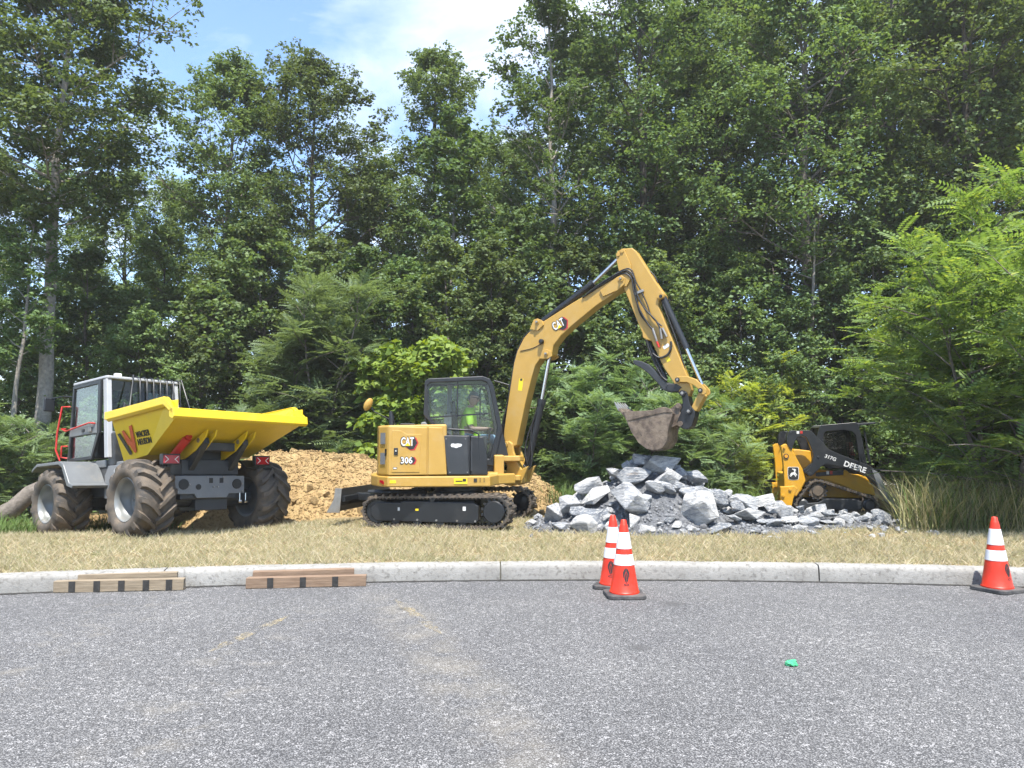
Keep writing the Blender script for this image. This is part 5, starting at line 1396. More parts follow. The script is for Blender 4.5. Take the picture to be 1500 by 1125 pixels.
hose([(205, 1065), (232, 1085), (245, 1040), (240, 960)], -.10, .013); hose([(150, 1000), (110, 980), (95, 930), (110, 880)], -.05, .022); hose([(120, 1010), (95, 960), (92, 910), (112, 860)], 0, .022)
hose([(135, 1000), (85, 985), (75, 960), (80, 920)], .05, .022)
# boom lamp, stickers and logo
lp = B3([(294, 502)])[0]
MB().lathe([(.0, .0), (.04, .0), (.045, -.03), (.03, -.06), (.0, -.065)], (lp[0], -.13, lp[1]), 'y', 16).build('boom_lamp', BK, exc, MBm, smooth=45)
hose([(290, 512), (250, 532), (195, 545)], -.125, .006, 'lamp_cable')
p0, p1 = B3([(352, 452), (402, 424)]); rgt = Vector((p1[0] - p0[0], 0, p1[1] - p0[1]))
cat_logo((p0[0], -.1215, p0[1]), .205, .135, rgt, Vector((0, 1, 0)).cross(rgt) * -1, MBm, exc)
s0 = B3([(196, 698)])[0]; ur = Vector((.13, 0, .99))
flat_shape(rect(.075, .20), (s0[0], -.1205, s0[1]), Vector((.99, 0, -.13)), ur, .002).build('yellow_sticker', MT['yellow_sticker'], exc, MBm)
flat_shape(rect(.04, .035), (s0[0] + .012, -.1228, s0[1] + .08), Vector((.99, 0, -.13)), ur, .002).build('sticker_print', MT['black_letter'], exc, MBm)
s0 = B3([(868, 582)])[0]; flat_shape(rect(.06, .07), (s0[0], -.0955, s0[1]), Vector((.85, 0, .5)), Vector((-.5, 0, .85)), .002).build('yellow_sticker', MT['yellow_sticker'], exc, MBm)
s0 = B3([(860, 522)])[0]; flat_shape(rect(.10, .05), (s0[0], -.0955, s0[1]), Vector((.85, 0, .5)), Vector((-.5, 0, .85)), .002).build('white_sticker', MT['white_letter'], exc, MBm)

# ================================================================== the operator
def build_person():
    skin = mat('skin', (.46, .26, .18), .5, var=.06); shirt = mat('hi_vis_shirt', (.50, .80, .06), .7, var=.08, bump=.3, bscale=14)
    jeans = mat('pale_jeans', (.22, .34, .44), .8, var=.12, bump=.3, bscale=20)
    hair = mat('short_grey_hair', (.16, .14, .13), .8, var=.2); lens = mat('sunglasses', (.01, .01, .012), .1, var=.1)
    y0 = .41
    J = {'pelvis': (.02, y0, 1.30), 'belly': (.03, y0, 1.46), 'chest': (.03, y0, 1.66), 'neck': (.07, y0, 1.83), 'head0': (.10, y0, 1.90)}
    rad = {'pelvis': (.17, .15), 'belly': (.19, .185), 'chest': (.195, .165), 'neck': (.062, .062), 'head0': (.058, .058)}
    E = [('pelvis', 'belly'), ('belly', 'chest'), ('chest', 'neck'), ('neck', 'head0')]
    for s, k in ((-1, 'r'), (1, 'l')):
        J.update({'sh' + k: (.05, y0 + s * .20, 1.755), 'el' + k: (.07, y0 + s * .27, 1.49), 'wr' + k: (.31, y0 + s * .25, 1.49), 'hd' + k: (.37, y0 + s * .25, 1.50),
                  'hip' + k: (.06, y0 + s * .10, 1.29), 'kn' + k: (.47, y0 + s * .13, 1.34), 'an' + k: (.56, y0 + s * .13, .98), 'to' + k: (.70, y0 + s * .14, .95)})
        rad.update({'sh' + k: (.072, .072), 'el' + k: (.048, .048), 'wr' + k: (.032, .034), 'hd' + k: (.022, .042), 'hip' + k: (.105, .10), 'kn' + k: (.075, .075), 'an' + k: (.05, .05), 'to' + k: (.04, .045)})
        E += [('chest', 'sh' + k), ('sh' + k, 'el' + k), ('el' + k, 'wr' + k), ('wr' + k, 'hd' + k), ('pelvis', 'hip' + k), ('hip' + k, 'kn' + k), ('kn' + k, 'an' + k), ('an' + k, 'to' + k)]
    names = list(J)
    me = bpy.data.meshes.new('body'); me.from_pydata([J[n] for n in names], [(names.index(a), names.index(b)) for a, b in E], [])
    ob = bpy.data.objects.new('body', me); COL.objects.link(ob)
    ob.modifiers.new('skin', 'SKIN'); ss = ob.modifiers.new('sub', 'SUBSURF'); ss.levels = 2; ss.render_levels = 2
    for i, n in enumerate(names):
        me.skin_vertices[0].data[i].radius = rad[n]; me.skin_vertices[0].data[i].use_root = (n == 'pelvis')
    dg = bpy.context.evaluated_depsgraph_get(); dg.update()
    ev = bpy.data.meshes.new_from_object(ob.evaluated_get(dg)); bpy.data.objects.remove(ob)
    m = MB(); m.add([v.co for v in ev.vertices], [tuple(p.vertices) for p in ev.polygons])
    bodyv, bodyf = list(m.v), list(m.f)
    # head: an egg with brow, nose, chin and ears; tilted a little downward
    H = Matrix.Translation((.125, y0, 1.995)) @ Matrix.Rotation(R(12), 4, 'Y') @ Matrix.Rotation(R(-22), 4, 'Z')
    hv = []; hf = []; nu, nv = 20, 14
    for i in range(nv + 1):
        ph = math.pi * i / nv
        for j in range(nu):
            th = 2 * math.pi * j / nu
            x, y, z = math.sin(ph) * math.cos(th), math.sin(ph) * math.sin(th), math.cos(ph)
            X, Y, Z = x * .098, y * .076, z * .122
            if z < 0: Y *= 1 - .22 * (-z); X *= (1 - .12 * (-z)) if x > 0 else (1 - .35 * (-z))
            if x > .8 and abs(y) < .35:
                X += .024 * math.exp(-((z + .12) / .14) ** 2) * math.exp(-(y / .16) ** 2) + .008 * math.exp(-((z - .22) / .1) ** 2) + .010 * math.exp(-((z + .78) / .15) ** 2) - .006 * math.exp(-((z + .42) / .05) ** 2)
            hv.append(H @ Vector((X, Y, Z)))
    for i in range(nv):
        for j in range(nu): hf.append((i * nu + j, (i + 1) * nu + j, (i + 1) * nu + (j + 1) % nu, i * nu + (j + 1) % nu))
    m.add(hv, hf)
    for s in (-1, 1):
        m.tube([H @ Vector((-.01, s * .074, -.03)), H @ Vector((-.015, s * .086, .0)), H @ Vector((-.02, s * .086, .025)), H @ Vector((-.005, s * .076, .03))], [.006, .014, .014, .006], 6)
        # hand: palm and five curled fingers round the joystick
        hd = Vector(J['hd' + ('r' if s < 0 else 'l')])
        for k in range(4):
            b = hd + Vector((.03, (k - 1.5) * .021, .005)); ln = (.036, .042, .040, .031)[k]
            m.tube([hd + Vector((-.01, (k - 1.5) * .018, 0)), b, b + Vector((ln * .8, 0, -.012)), b + Vector((ln * .7, 0, -.038)), b + Vector((ln * .15, 0, -.045))], [.011, .0105, .0095, .009, .007], 6)
        m.tube([hd + Vector((-.02, -s * .03, -.005)), hd + Vector((.01, -s * .055, -.005)), hd + Vector((.04, -s * .048, -.022)), hd + Vector((.055, -s * .03, -.035))], [.014, .012, .010, .008], 6)
    p = empty('person', (SX, SY, SZ))
    m.build('body', skin, p, MH, smooth=60)
    def garment(nm, mt, test, infl):
        g_ = bpy.data.meshes.new('tmp'); g_.from_pydata(bodyv, [], bodyf); bm = bmesh.new(); bm.from_mesh(g_); bmesh.ops.recalc_face_normals(bm, faces=bm.faces); bm.normal_update()
        for v in bm.verts: v.co += v.normal * infl * (1 + .5 * noise.noise(v.co * 14))
        bmesh.ops.delete(bm, geom=[f for f in bm.faces if not test(f.calc_center_median())], context='FACES')
        me2 = bpy.data.meshes.new(nm); bm.to_mesh(me2); bm.free(); bpy.data.meshes.remove(g_); me2.transform(MH)
        me2.polygons.foreach_set('use_smooth', [True] * len(me2.polygons))
        return link(nm, me2, mt, p)
    garment('shirt', shirt, lambda c: 1.34 < c.z < 1.845 and c.x < .24 and not (abs(c.y - y0) > .17 and c.z < 1.56), .014)
    garment('jeans', jeans, lambda c: c.z < 1.40 and c.z > 1.02 and (c.x > -.3), .012)
    garment('boots', MT['black_paint'], lambda c: c.z <= 1.03 and c.x > .4, .012)
    # cap of cropped hair and sunglasses
    hm = MB(); hv2 = [H @ (Vector(H.inverted() @ Vector(v)) * 1.045) for v in hv]
    hm.add(hv2, [f for f in hf if (lambda c: (c.z > .055) or (c.x < -.015 and c.z > -.02))(H.inverted() @ (sum((Vector(hv[i]) for i in f), Vector()) / len(f)))])
    hm.build('hair', hair, p, MH, smooth=60)
    gm = MB()
    for s in (-1, 1):
        gm.lathe([(0, .0), (.022, .0), (.024, -.004), (0, -.006)], (0, 0, 0), 'x', 12)
        k = len(gm.v) - 48
        gm.v[k:] = [tuple(H @ (Vector(v) * 1.0 + Vector((.098, s * .034, .018)))) for v in gm.v[k:]]
        gm.tube([H @ Vector((.094, s * .055, .022)), H @ Vector((.06, s * .075, .024)), H @ Vector((-.01, s * .082, .018))], .004, 5)
    gm.tube([H @ Vector((.105, -.015, .022)), H @ Vector((.105, .015, .022))], .004, 5)
    gm.build('sunglasses', lens, p, MH)
    tag(p, 'seated operator in lime yellow work shirt and sunglasses inside the excavator cab', 'person')
build_person()

# ================================================================== the compact track loader
LX, LY = 6.63, 16.9
LZ = zt(LX, LY - .5) - .005
ldr = empty('track_loader', (LX, LY, LZ))
tag(ldr, 'small yellow and black compact track loader parked behind the stones', 'loader')
FL = Frame(LX, LY, LZ, -12); ML = FL.M((LX, LY, LZ))
DYL = MT['deere_yellow']
def z5(x, y): return 1120 + x / 6.25, 590 + y / 6.25
def L5(pts, y=-.8): return [FL.pt(*z5(*p), y) for p in pts]
def lp_(nm, pts, y0, y1, mt, bev=.008, parent=ldr): return MB().prism(pts, y0, y1).build(nm, mt, parent, ML, bevel=bev)
tkc = [(-.40, .17, .155), (-.10, .46, .225), (.90, .185, .165), (.3, .12, .11)]
for s in (-1, 1):
    y0, y1 = (-.82, -.50) if s < 0 else (.50, .82)
    track_mesh(tkc, y0, y1, .055).build('rubber_track', MT['track_rubber'], ldr, ML)
    yo = y0 if s < 0 else y1; e = -s
    ya, yb = sorted((yo + .03 * e, yo + .16 * e))
    MB().prism([(-.34, .08), (-.34, .20), (-.10, .22), (.05, .30), (.65, .30), (.76, .24), (.76, .10), (.6, .07)], ya, yb).build('track_frame', MT['dark_grey'], ldr, ML, bevel=.015)
    MB().lathe([(0, 0), (.10, 0), (.12, .02), (.17, .02), (.17, .06), (0, .06)], (-.10, ya + .0, .46), 'y', 24).build('sprocket', MT['track_rubber'], ldr, ML, smooth=35)
    m = MB()
    for k in range(12):
        m.box(-.022, .022, ya + .02, ya + .07, .15, .20, Matrix.Translation((-.10, 0, .46)) @ Matrix.Rotation(k * math.pi / 6, 4, 'Y'))
    m.build('sprocket_teeth', MT['dark_grey'], ldr, ML)
    for (x, z, r) in ((-.40, .17, .12), (.90, .185, .13)): MB().lathe([(0, 0), (r * .7, 0), (r, .03), (r, .12), (0, .12)], (x, ya, z), 'y', 20).build('idler', MT['dark_grey'], ldr, ML, smooth=35)
    for x in (-.1, .15, .4, .62): MB().cyl((x, ya + .03, .09), (x, yb, .09), .06, n=14).build('track_roller', MT['black_paint'], ldr, ML)
# body
lp_('lower_body', [(-.75, .30), (-.75, .80), (.10, .86), (.72, .80), (.92, .62), (.98, .42), (.80, .30)], -.48, .48, DYL, .02)
lp_('engine_hood', L5([(265, 430), (300, 425), (425, 440), (440, 560), (520, 700), (250, 720)], -.5), -.46, .46, DYL, .02)
lp_('side_panel', L5([(385, 690), (560, 665), (860, 655), (930, 680), (1000, 780), (1018, 850), (860, 820), (700, 750), (560, 700)], -.56), -.56, -.49, DYL, .01)
post_px = [(150, 398), (185, 376), (225, 382), (250, 420), (290, 500), (350, 610), (376, 715), (330, 800), (290, 860), (182, 780), (172, 560)]
brk_px = [(143, 768), (272, 758), (302, 782), (262, 880), (248, 952), (200, 945), (145, 936)]
for s in (-1, 1):
    ya, yb = (-.80, -.62) if s < 0 else (.62, .80)
    lp_('rear_post', L5(post_px), ya, yb, DYL, .015)
    lp_('rear_bracket', L5(brk_px), ya - .012, yb, DYL, .015)
    arm_px = [(205, 372), (200, 320), (215, 272), (238, 252), (300, 256), (400, 250), (432, 262), (500, 335), (590, 428), (700, 476), (850, 532), (960, 578), (1048, 640), (1078, 700), (1118, 822), (1090, 845), (1040, 790),
              (1000, 735), (930, 672), (880, 640), (760, 602), (640, 572), (560, 562), (520, 580), (450, 655), (420, 672), (395, 665), (380, 632), (432, 565), (446, 480), (420, 400), (384, 318), (340, 305), (300, 318), (268, 372), (250, 432), (232, 420)]
    lp_('lift_arm', L5(arm_px), ya - .02, yb - .04, MT['black_paint'], .008)
    lp_('lower_arm', L5([(1040, 640), (1075, 700), (1118, 822), (1180, 895), (1250, 940), (1215, 965), (1110, 905), (1050, 810), (975, 600)]), ya - .026, yb - .03, MT['mid_grey'] if s < 0 else MT['black_paint'], .008)
    lp_('lower_link', L5([(350, 620), (440, 545), (470, 570), (445, 600), (380, 650)]), ya, yb - .06, MT['black_paint'], .006)
yn = -.82
for p_, r in (((180, 410), .022), ((492, 495), .02), ((415, 645), .028), ((235, 792), .03), ((170, 850), .032), ((240, 272), .02)):
    p = L5([p_], yn)[0]; MB().cyl((p[0], yn - .018, p[1]), (p[0], yn + .02, p[1]), r, n=14).build('pin', DYL if p_[1] > 700 or p_[0] == 180 else MT['dark_grey'], ldr, ML, bevel=.003)
p = L5([(198, 490)], yn)[0]
MB().lathe([(0, 0), (.052, 0), (.056, .015), (0, .015)], (p[0], -.818, p[1]), 'y', 20).build('tail_light', MT['black_paint'], ldr, ML)
MB().lathe([(0, 0), (.034, 0), (.038, .01), (0, .01)], (p[0], -.826, p[1]), 'y', 16).build('tail_lens', mat('amber_lens', (.8, .35, .03), .2), ldr, ML)
lp_('arm_stop', L5([(722, 625), (745, 615), (800, 668), (722, 675)], -.60), -.62, -.55, DYL, .006)
lp_('tie_rail', L5([(470, 640), (720, 618), (722, 660), (470, 672)], -.58), -.60, -.54, MT['dark_grey'], .006)
# cab with wire screens
cab_o = L5([(478, 300), (500, 222), (520, 205), (835, 178), (858, 200), (880, 290), (935, 560), (870, 600), (560, 600), (470, 480)], -.52)
cab_i = L5([(530, 330), (545, 275), (560, 262), (720, 248), (800, 262), (835, 300), (868, 540), (850, 560), (700, 520), (560, 420)], -.52)
for y0, y1 in ((-.55, -.50), (.50, .55)):
    MB().ring(cab_o, cab_i, y0, y1).build('cab_side_frame', MT['black_paint'], ldr, ML, bevel=.008)
    m = MB(); x0_, x1_ = min(p[0] for p in cab_i), max(p[0] for p in cab_i); za_, zb_ = min(p[1] for p in cab_i), max(p[1] for p in cab_i)
    def inside(x, z):
        c = False
        for i in range(len(cab_i)):
            (xa, a_), (xb, b_) = cab_i[i], cab_i[i - 1]
            if (a_ > z) != (b_ > z) and x < (xb - xa) * (z - a_) / (b_ - a_) + xa: c = not c
        return c
    ymid = (y0 + y1) / 2
    for axis in (0, 1):
        c = (x0_ if axis == 0 else za_) + .03
        while c < (x1_ if axis == 0 else zb_):
            seg = None
            lo, hi = (za_, zb_) if axis == 0 else (x0_, x1_)
            for k in range(61):
                q = lo + (hi - lo) * k / 60
                ok = inside(c, q) if axis == 0 else inside(q, c)
                if ok and seg is None: seg = [q, q]
                elif ok: seg[1] = q
            if seg:
                a_, b_ = seg[0] - .02, seg[1] + .02
                if axis == 0: m.box(c - .004, c + .004, ymid - .004, ymid + .004, a_, b_)
                else: m.box(a_, b_, ymid + .005, ymid + .012, c - .004, c + .004)
            c += .048
    m.build('wire_screen', MT['black_paint'], ldr, ML)
    lp_('side_glass', cab_i, ymid - .02, ymid - .015, MT['glass_dark'], 0)
lp_('cab_roof', L5([(495, 228), (515, 208), (838, 180), (850, 186), (1110, 172), (1112, 180), (850, 212), (520, 232)], -.52), -.54, .54, MT['dark_grey'], .01)
rb = L5([(500, 300), (478, 470)], 0)
MB().box(rb[0][0] - .02, rb[0][0] + .02, -.5, .5, rb[1][1] - .1, rb[0][1] + .18).build('rear_wall', MT['black_paint'], ldr, ML)
lp_('seat', L5([(600, 540), (780, 545), (770, 500), (650, 490), (630, 360), (590, 360)], 0), -.22, .22, MT['black_paint'], .03)
lp_('seat_bar', L5([(740, 360), (775, 360), (800, 480), (765, 480)], 0), -.30, .05, MT['red_paint'], .01)
p = L5([(862, 205)], -.54)[0]; MB().lathe([(0, 0), (.03, 0), (.036, -.012), (.036, -.05), (0, -.05)], (p[0] + .02, -.5, p[1]), 'x', 14).build('work_lamp', MT['white_letter'], ldr, ML, smooth=40)
f0, f1 = L5([(905, 255), (950, 540)], -.45)
for y in (-.47, .43): MB().prism([(f0[0], f0[1]), (f0[0] + .03, f0[1]), (f1[0] + .05, f1[1]), (f1[0], f1[1])], y, y + .04).build('door_post', MT['black_paint'], ldr, ML)
MB().add([(f0[0], -.44, f0[1]), (f0[0], .44, f0[1]), (f1[0] + .02, .44, f1[1] - .2), (f1[0] + .02, -.44, f1[1] - .2)], [(0, 1, 2, 3)]).build('front_door_glass', MT['glass_dark'], ldr, ML)
m = MB()
for (a_, b_) in (((900, 405), (925, 545)), ((925, 430), (990, 420)), ((1060, 640), (1110, 720))):
    p, q = L5([a_, b_], -.62); m.tube([(p[0], -.62, p[1]), (q[0], -.62, q[1])], .014, 6)
m.build('grab_rail', MT['black_paint'], ldr, ML)
# bucket and hitch out front
lp_('hitch_plate', [(1.22, .25), (1.34, .22), (1.42, .62), (1.34, .66)], -.45, .45, MT['steel'], .01)
lp_('bucket', [(1.30, .06), (1.36, .60), (1.40, .62), (1.42, .56), (1.44, .22), (1.56, .10), (2.02, .05), (2.02, .03), (1.5, .03)], -.85, .85, MT['steel'], .004)
for y in (-.865, .85): lp_('bucket_cheek', [(1.30, .05), (1.36, .60), (1.46, .58), (2.0, .10), (2.02, .03)], y, y + .015, MT['steel'], .003)
for y in (-.25, .25): MB().cyl((1.0, y, .75), (1.34, y, .55), .035).build('tilt_cylinder', MT['chrome'], ldr, ML)
# lettering and emblem
p0, p1 = L5([(722, 578), (905, 640)], -.82); rg = Vector((p1[0] - p0[0], 0, p1[1] - p0[1])); up_ = Vector((0, 1, 0)).cross(rg) * -1
yl = -.8225
lettering('lettering', 'DEERE', .135, (p0[0], yl, p0[1]), rg, up_, MT['white_letter'], ldr, ML, bold=.0035, depth=.002, fit=(.44, .115))
p0, p1 = L5([(548, 500), (635, 532)], -.82); rg = Vector((p1[0] - p0[0], 0, p1[1] - p0[1])); up_ = Vector((0, 1, 0)).cross(rg) * -1
lettering('lettering', '317G', .082, (p0[0], yl, p0[1]), rg, up_, MT['white_letter'], ldr, ML, bold=.0015, depth=.002, fit=(.225, .075))
def lplate(nm, px, pts, mt, y=-.801, d=.003):
    p = L5([px], y)[0]; flat_shape(pts, (p[0], y, p[1]), (1, 0, 0), (0, 0, 1), d).build(nm, mt, ldr, ML)
shield = [(-.10, .115), (-.085, .13), (.085, .13), (.10, .115), (.105, 0), (.095, -.105), (.06, -.125), (0, -.13), (-.06, -.125), (-.095, -.105), (-.105, 0)]
lplate('emblem_edge', (263, 648), [(a_ * 1.09, b_ * 1.07) for a_, b_ in shield], MT['white_letter'], -.8005)
lplate('emblem_plate', (263, 648), shield, MT['black_letter'], -.8035)
stag = [(-.075, -.055), (-.06, -.01), (-.035, .02), (.0, .025), (.02, .045), (.012, .075), (-.02, .085), (-.025, .105), (.005, .098), (.03, .10), (.055, .085), (.06, .07), (.045, .062), (.04, .04), (.045, .015), (.075, -.02), (.07, -.045), (.055, -.025), (.03, -.01), (.055, -.05), (.045, -.07), (.015, -.022), (-.015, -.025), (-.03, -.045), (-.055, -.07), (-.06, -.055), (-.045, -.03), (-.055, -.025), (-.065, -.06)]
lplate('emblem_stag', (263, 648), stag, MT['white_letter'], -.807)
lplate('warning_sticker', (305, 272), rect(.05, .055), MT['white_letter'], -.8205); lplate('warning_sticker', (337, 270), rect(.05, .055), MT['red_paint'], -.8205)
lplate('warning_sticker', (578, 640), rect(.05, .07), MT['white_letter'], -.605); lplate('warning_sticker', (610, 640), rect(.05, .07), MT['red_paint'], -.605)

# ================================================================== the fallen log
m = MB(); P = [at(-30, 770, 14.2), at(20, 745, 14.4), at(45, 722, 14.5), at(62, 714, 14.6), at(105, 700, 14.9)]
P = [Vector((p.x, p.y, p.z)) for p in P]
m.tube(P, [.17, .16, .15, .14, .10], 12)
tag(m.build('fallen_log', MT['bark'], smooth=50), 'grey fallen log leaning in the weeds beside the dumper', 'log')

# ================================================================== trees
Lf = {}
Lf['dark'] = leaf_mat('forest_leaf', (0.074, 0.120, 0.044), (0.138, 0.198, 0.078), .40, (1.4, 1.3, .6))
Lf['mid'] = leaf_mat('understory_leaf', (0.078, 0.128, 0.044), (0.150, 0.215, 0.080), .40, (1.35, 1.3, .65))
Lf['sumac'] = leaf_mat('sumac_leaf', (0.110, 0.170, 0.075), (0.190, 0.265, 0.130), .42, (1.3, 1.3, .7))
Lf['bright'] = leaf_mat('sycamore_leaf', (0.100, 0.180, 0.030), (0.200, 0.290, 0.055), .40)
Lf['locust'] = leaf_mat('locust_leaf', (0.115, 0.195, 0.055), (0.220, 0.315, 0.105), .46, (1.3, 1.3, .55), tip=(.32, .38, .08))
Lf['yellow'] = leaf_mat('young_locust_leaf', (0.160, 0.225, 0.055), (0.310, 0.365, 0.115), .44)
LEAF_V = [(0, 0, 0), (.45, -.36, .10), (1.0, 0, -.05), (.45, .36, .10)]
LEAF_F = [(0, 1, 2, 3)]
def frond_template(pairs=8, wd=.085, ln=.26):
    V = []; Fq = []
    for k in range(pairs + 1):
        s = .16 + .84 * k / pairs; z = -.22 * s * s
        for sd in ((-1, 1) if k < pairs else (0,)):
            b = np.array([s, 0, z]); l_ = ln * (1 - .35 * abs(s - .5))
            d = np.array([.35, sd * .92, -.18]) if sd else np.array([1.0, 0, -.3]); d = d / np.linalg.norm(d)
            side = np.cross(np.array([0, 0, 1.0]), d); side /= np.linalg.norm(side)
            i = len(V); V += [b, b + d * l_ * .5 - side * wd / 2 + np.array([0, 0, .015]), b + d * l_, b + d * l_ * .5 + side * wd / 2 + np.array([0, 0, .015])]
            Fq.append((i, i + 1, i + 2, i + 3))
    return np.array(V), Fq
FROND_V, FROND_F = frond_template()
def leaves(name, clumps, per, leaf, mt, seed, flat=.72, droop=.25):
    g = np.random.default_rng(seed)
    C = np.array([c for c, r in clumps]); Rr = np.array([r for c, r in clumps])
    n = len(C) * per
    idx_ = np.repeat(np.arange(len(C)), per)
    tw = max(1, per // 10)                       # leaves sit on a few twigs inside each clump
    twig = g.normal(size=(len(C), tw, 3)) * .55; tl_ = np.linalg.norm(twig, axis=2, keepdims=True); twig *= np.minimum(1, .95 / (tl_ + 1e-6)); twig[:, :, 2] *= flat
    pick = g.integers(0, tw, n)
    off = twig[idx_, pick] + np.clip(g.normal(size=(n, 3)), -1.6, 1.6) * np.array([.19, .19, .12])
    P = C[idx_] + off * Rr[idx_][:, None]
    az = g.uniform(0, 2 * math.pi, n)
    rad_ = off[:, :2] / (np.linalg.norm(off[:, :2], axis=1, keepdims=True) + 1e-6)
    X = np.stack([np.cos(az) + rad_[:, 0] * .6, np.sin(az) + rad_[:, 1] * .6, g.normal(-droop, .35, n)], 1)
    Z = np.stack([g.normal(0, .6, n) + off[:, 0] * .7, g.normal(0, .6, n) + off[:, 1] * .7, np.full(n, .75)], 1)
    return scatter_mesh(name, LEAF_V, LEAF_F, P, X, Z, leaf * g.uniform(.65, 1.3, n), mt)
def gen_tree(seed, H, cb, cr, r0, nl, per, leaf, mt, bark, clump=.55, steep=50, conic=False, lean=0):
    rr = random.Random(seed)
    tr = MB(); pts = []; x = y = 0.0
    for k in range(13):
        t = k / 12; x += rr.gauss(0, .05) + lean * .1; y += rr.gauss(0, .05); pts.append(Vector((x if k else 0, y if k else 0, H * .97 * t - (.15 if k == 0 else 0))))
    tr.tube(pts, [r0 * (1.25 if k == 0 else 1) * (1 - .93 * (k / 12) ** 1.1) + .006 for k in range(13)], 10)
    def on_trunk(h):
        f = max(0, min(11.999, h / (H * .97) * 12)); i = int(f); return pts[i].lerp(pts[i + 1], f - i)
    clumps = []
    for i in range(nl):
        rel = ((i + rr.random()) / nl); t = cb + (1 - cb) * rel; base = on_trunk(t * H)
        wv = float(np.interp(rel, [0, .15, .45, .8, 1], [.55, .85, 1.0, .66, .16] if not conic else [1.0, .95, .7, .4, .12]))
        L = cr * wv * rr.uniform(.65, 1.2); azm = i * 2.399 + rr.uniform(-.5, .5)
        el = R(8 + steep * rel + rr.uniform(-10, 14)); d = Vector((math.cos(azm) * math.cos(el), math.sin(azm) * math.cos(el), math.sin(el)))
        path = [base]; dd = d.copy()
        for k in range(4):
            dd = (dd + Vector((rr.gauss(0, .12), rr.gauss(0, .12), .10))).normalized(); path.append(path[-1] + dd * L / 4)
        rb_ = max(.012, r0 * .38 * (1 - .7 * t) * (L / cr))
        tr.tube(path, [rb_, rb_ * .8, rb_ * .6, rb_ * .4, rb_ * .18], 5, False)
        ns = 3 + int(L * 2.2)
        for j in range(ns):
            s = rr.uniform(.25, 1) ** .8; f = s * 3.999; q = path[int(f)].lerp(path[int(f) + 1], f - int(f))
            a2 = azm + rr.choice((-1, 1)) * rr.uniform(.4, 1.4); e2 = el * .5 + R(rr.uniform(-20, 35))
            d2 = Vector((math.cos(a2) * math.cos(e2), math.sin(a2) * math.cos(e2), math.sin(e2))); L2 = L * rr.uniform(.18, .42) + .15
            q2 = q + d2 * L2; tr.tube([q, q.lerp(q2, .5) + Vector((0, 0, .03)), q2], [rb_ * .35 + .004, rb_ * .22 + .003, .003], 4, False)
            cs = clump * (1 - .42 * rel); clumps.append((q2, cs * rr.uniform(.6, 1.15)))
            if rr.random() < .6: clumps.append((q.lerp(q2, .5), cs * rr.uniform(.5, .9)))
        clumps.append((path[-1], clump * (1 - .42 * rel) * rr.uniform(.7, 1.1)))
    for k in range(4): clumps.append((pts[-1] + Vector((rr.gauss(0, .12), rr.gauss(0, .12), rr.uniform(-.6, .35))), clump * .34))
    tm = tr.mesh('trunk', None, 60); tm.materials.append(bark)
    cm = leaves('crown', clumps, per, leaf, mt, seed + 1000)
    return tm, cm
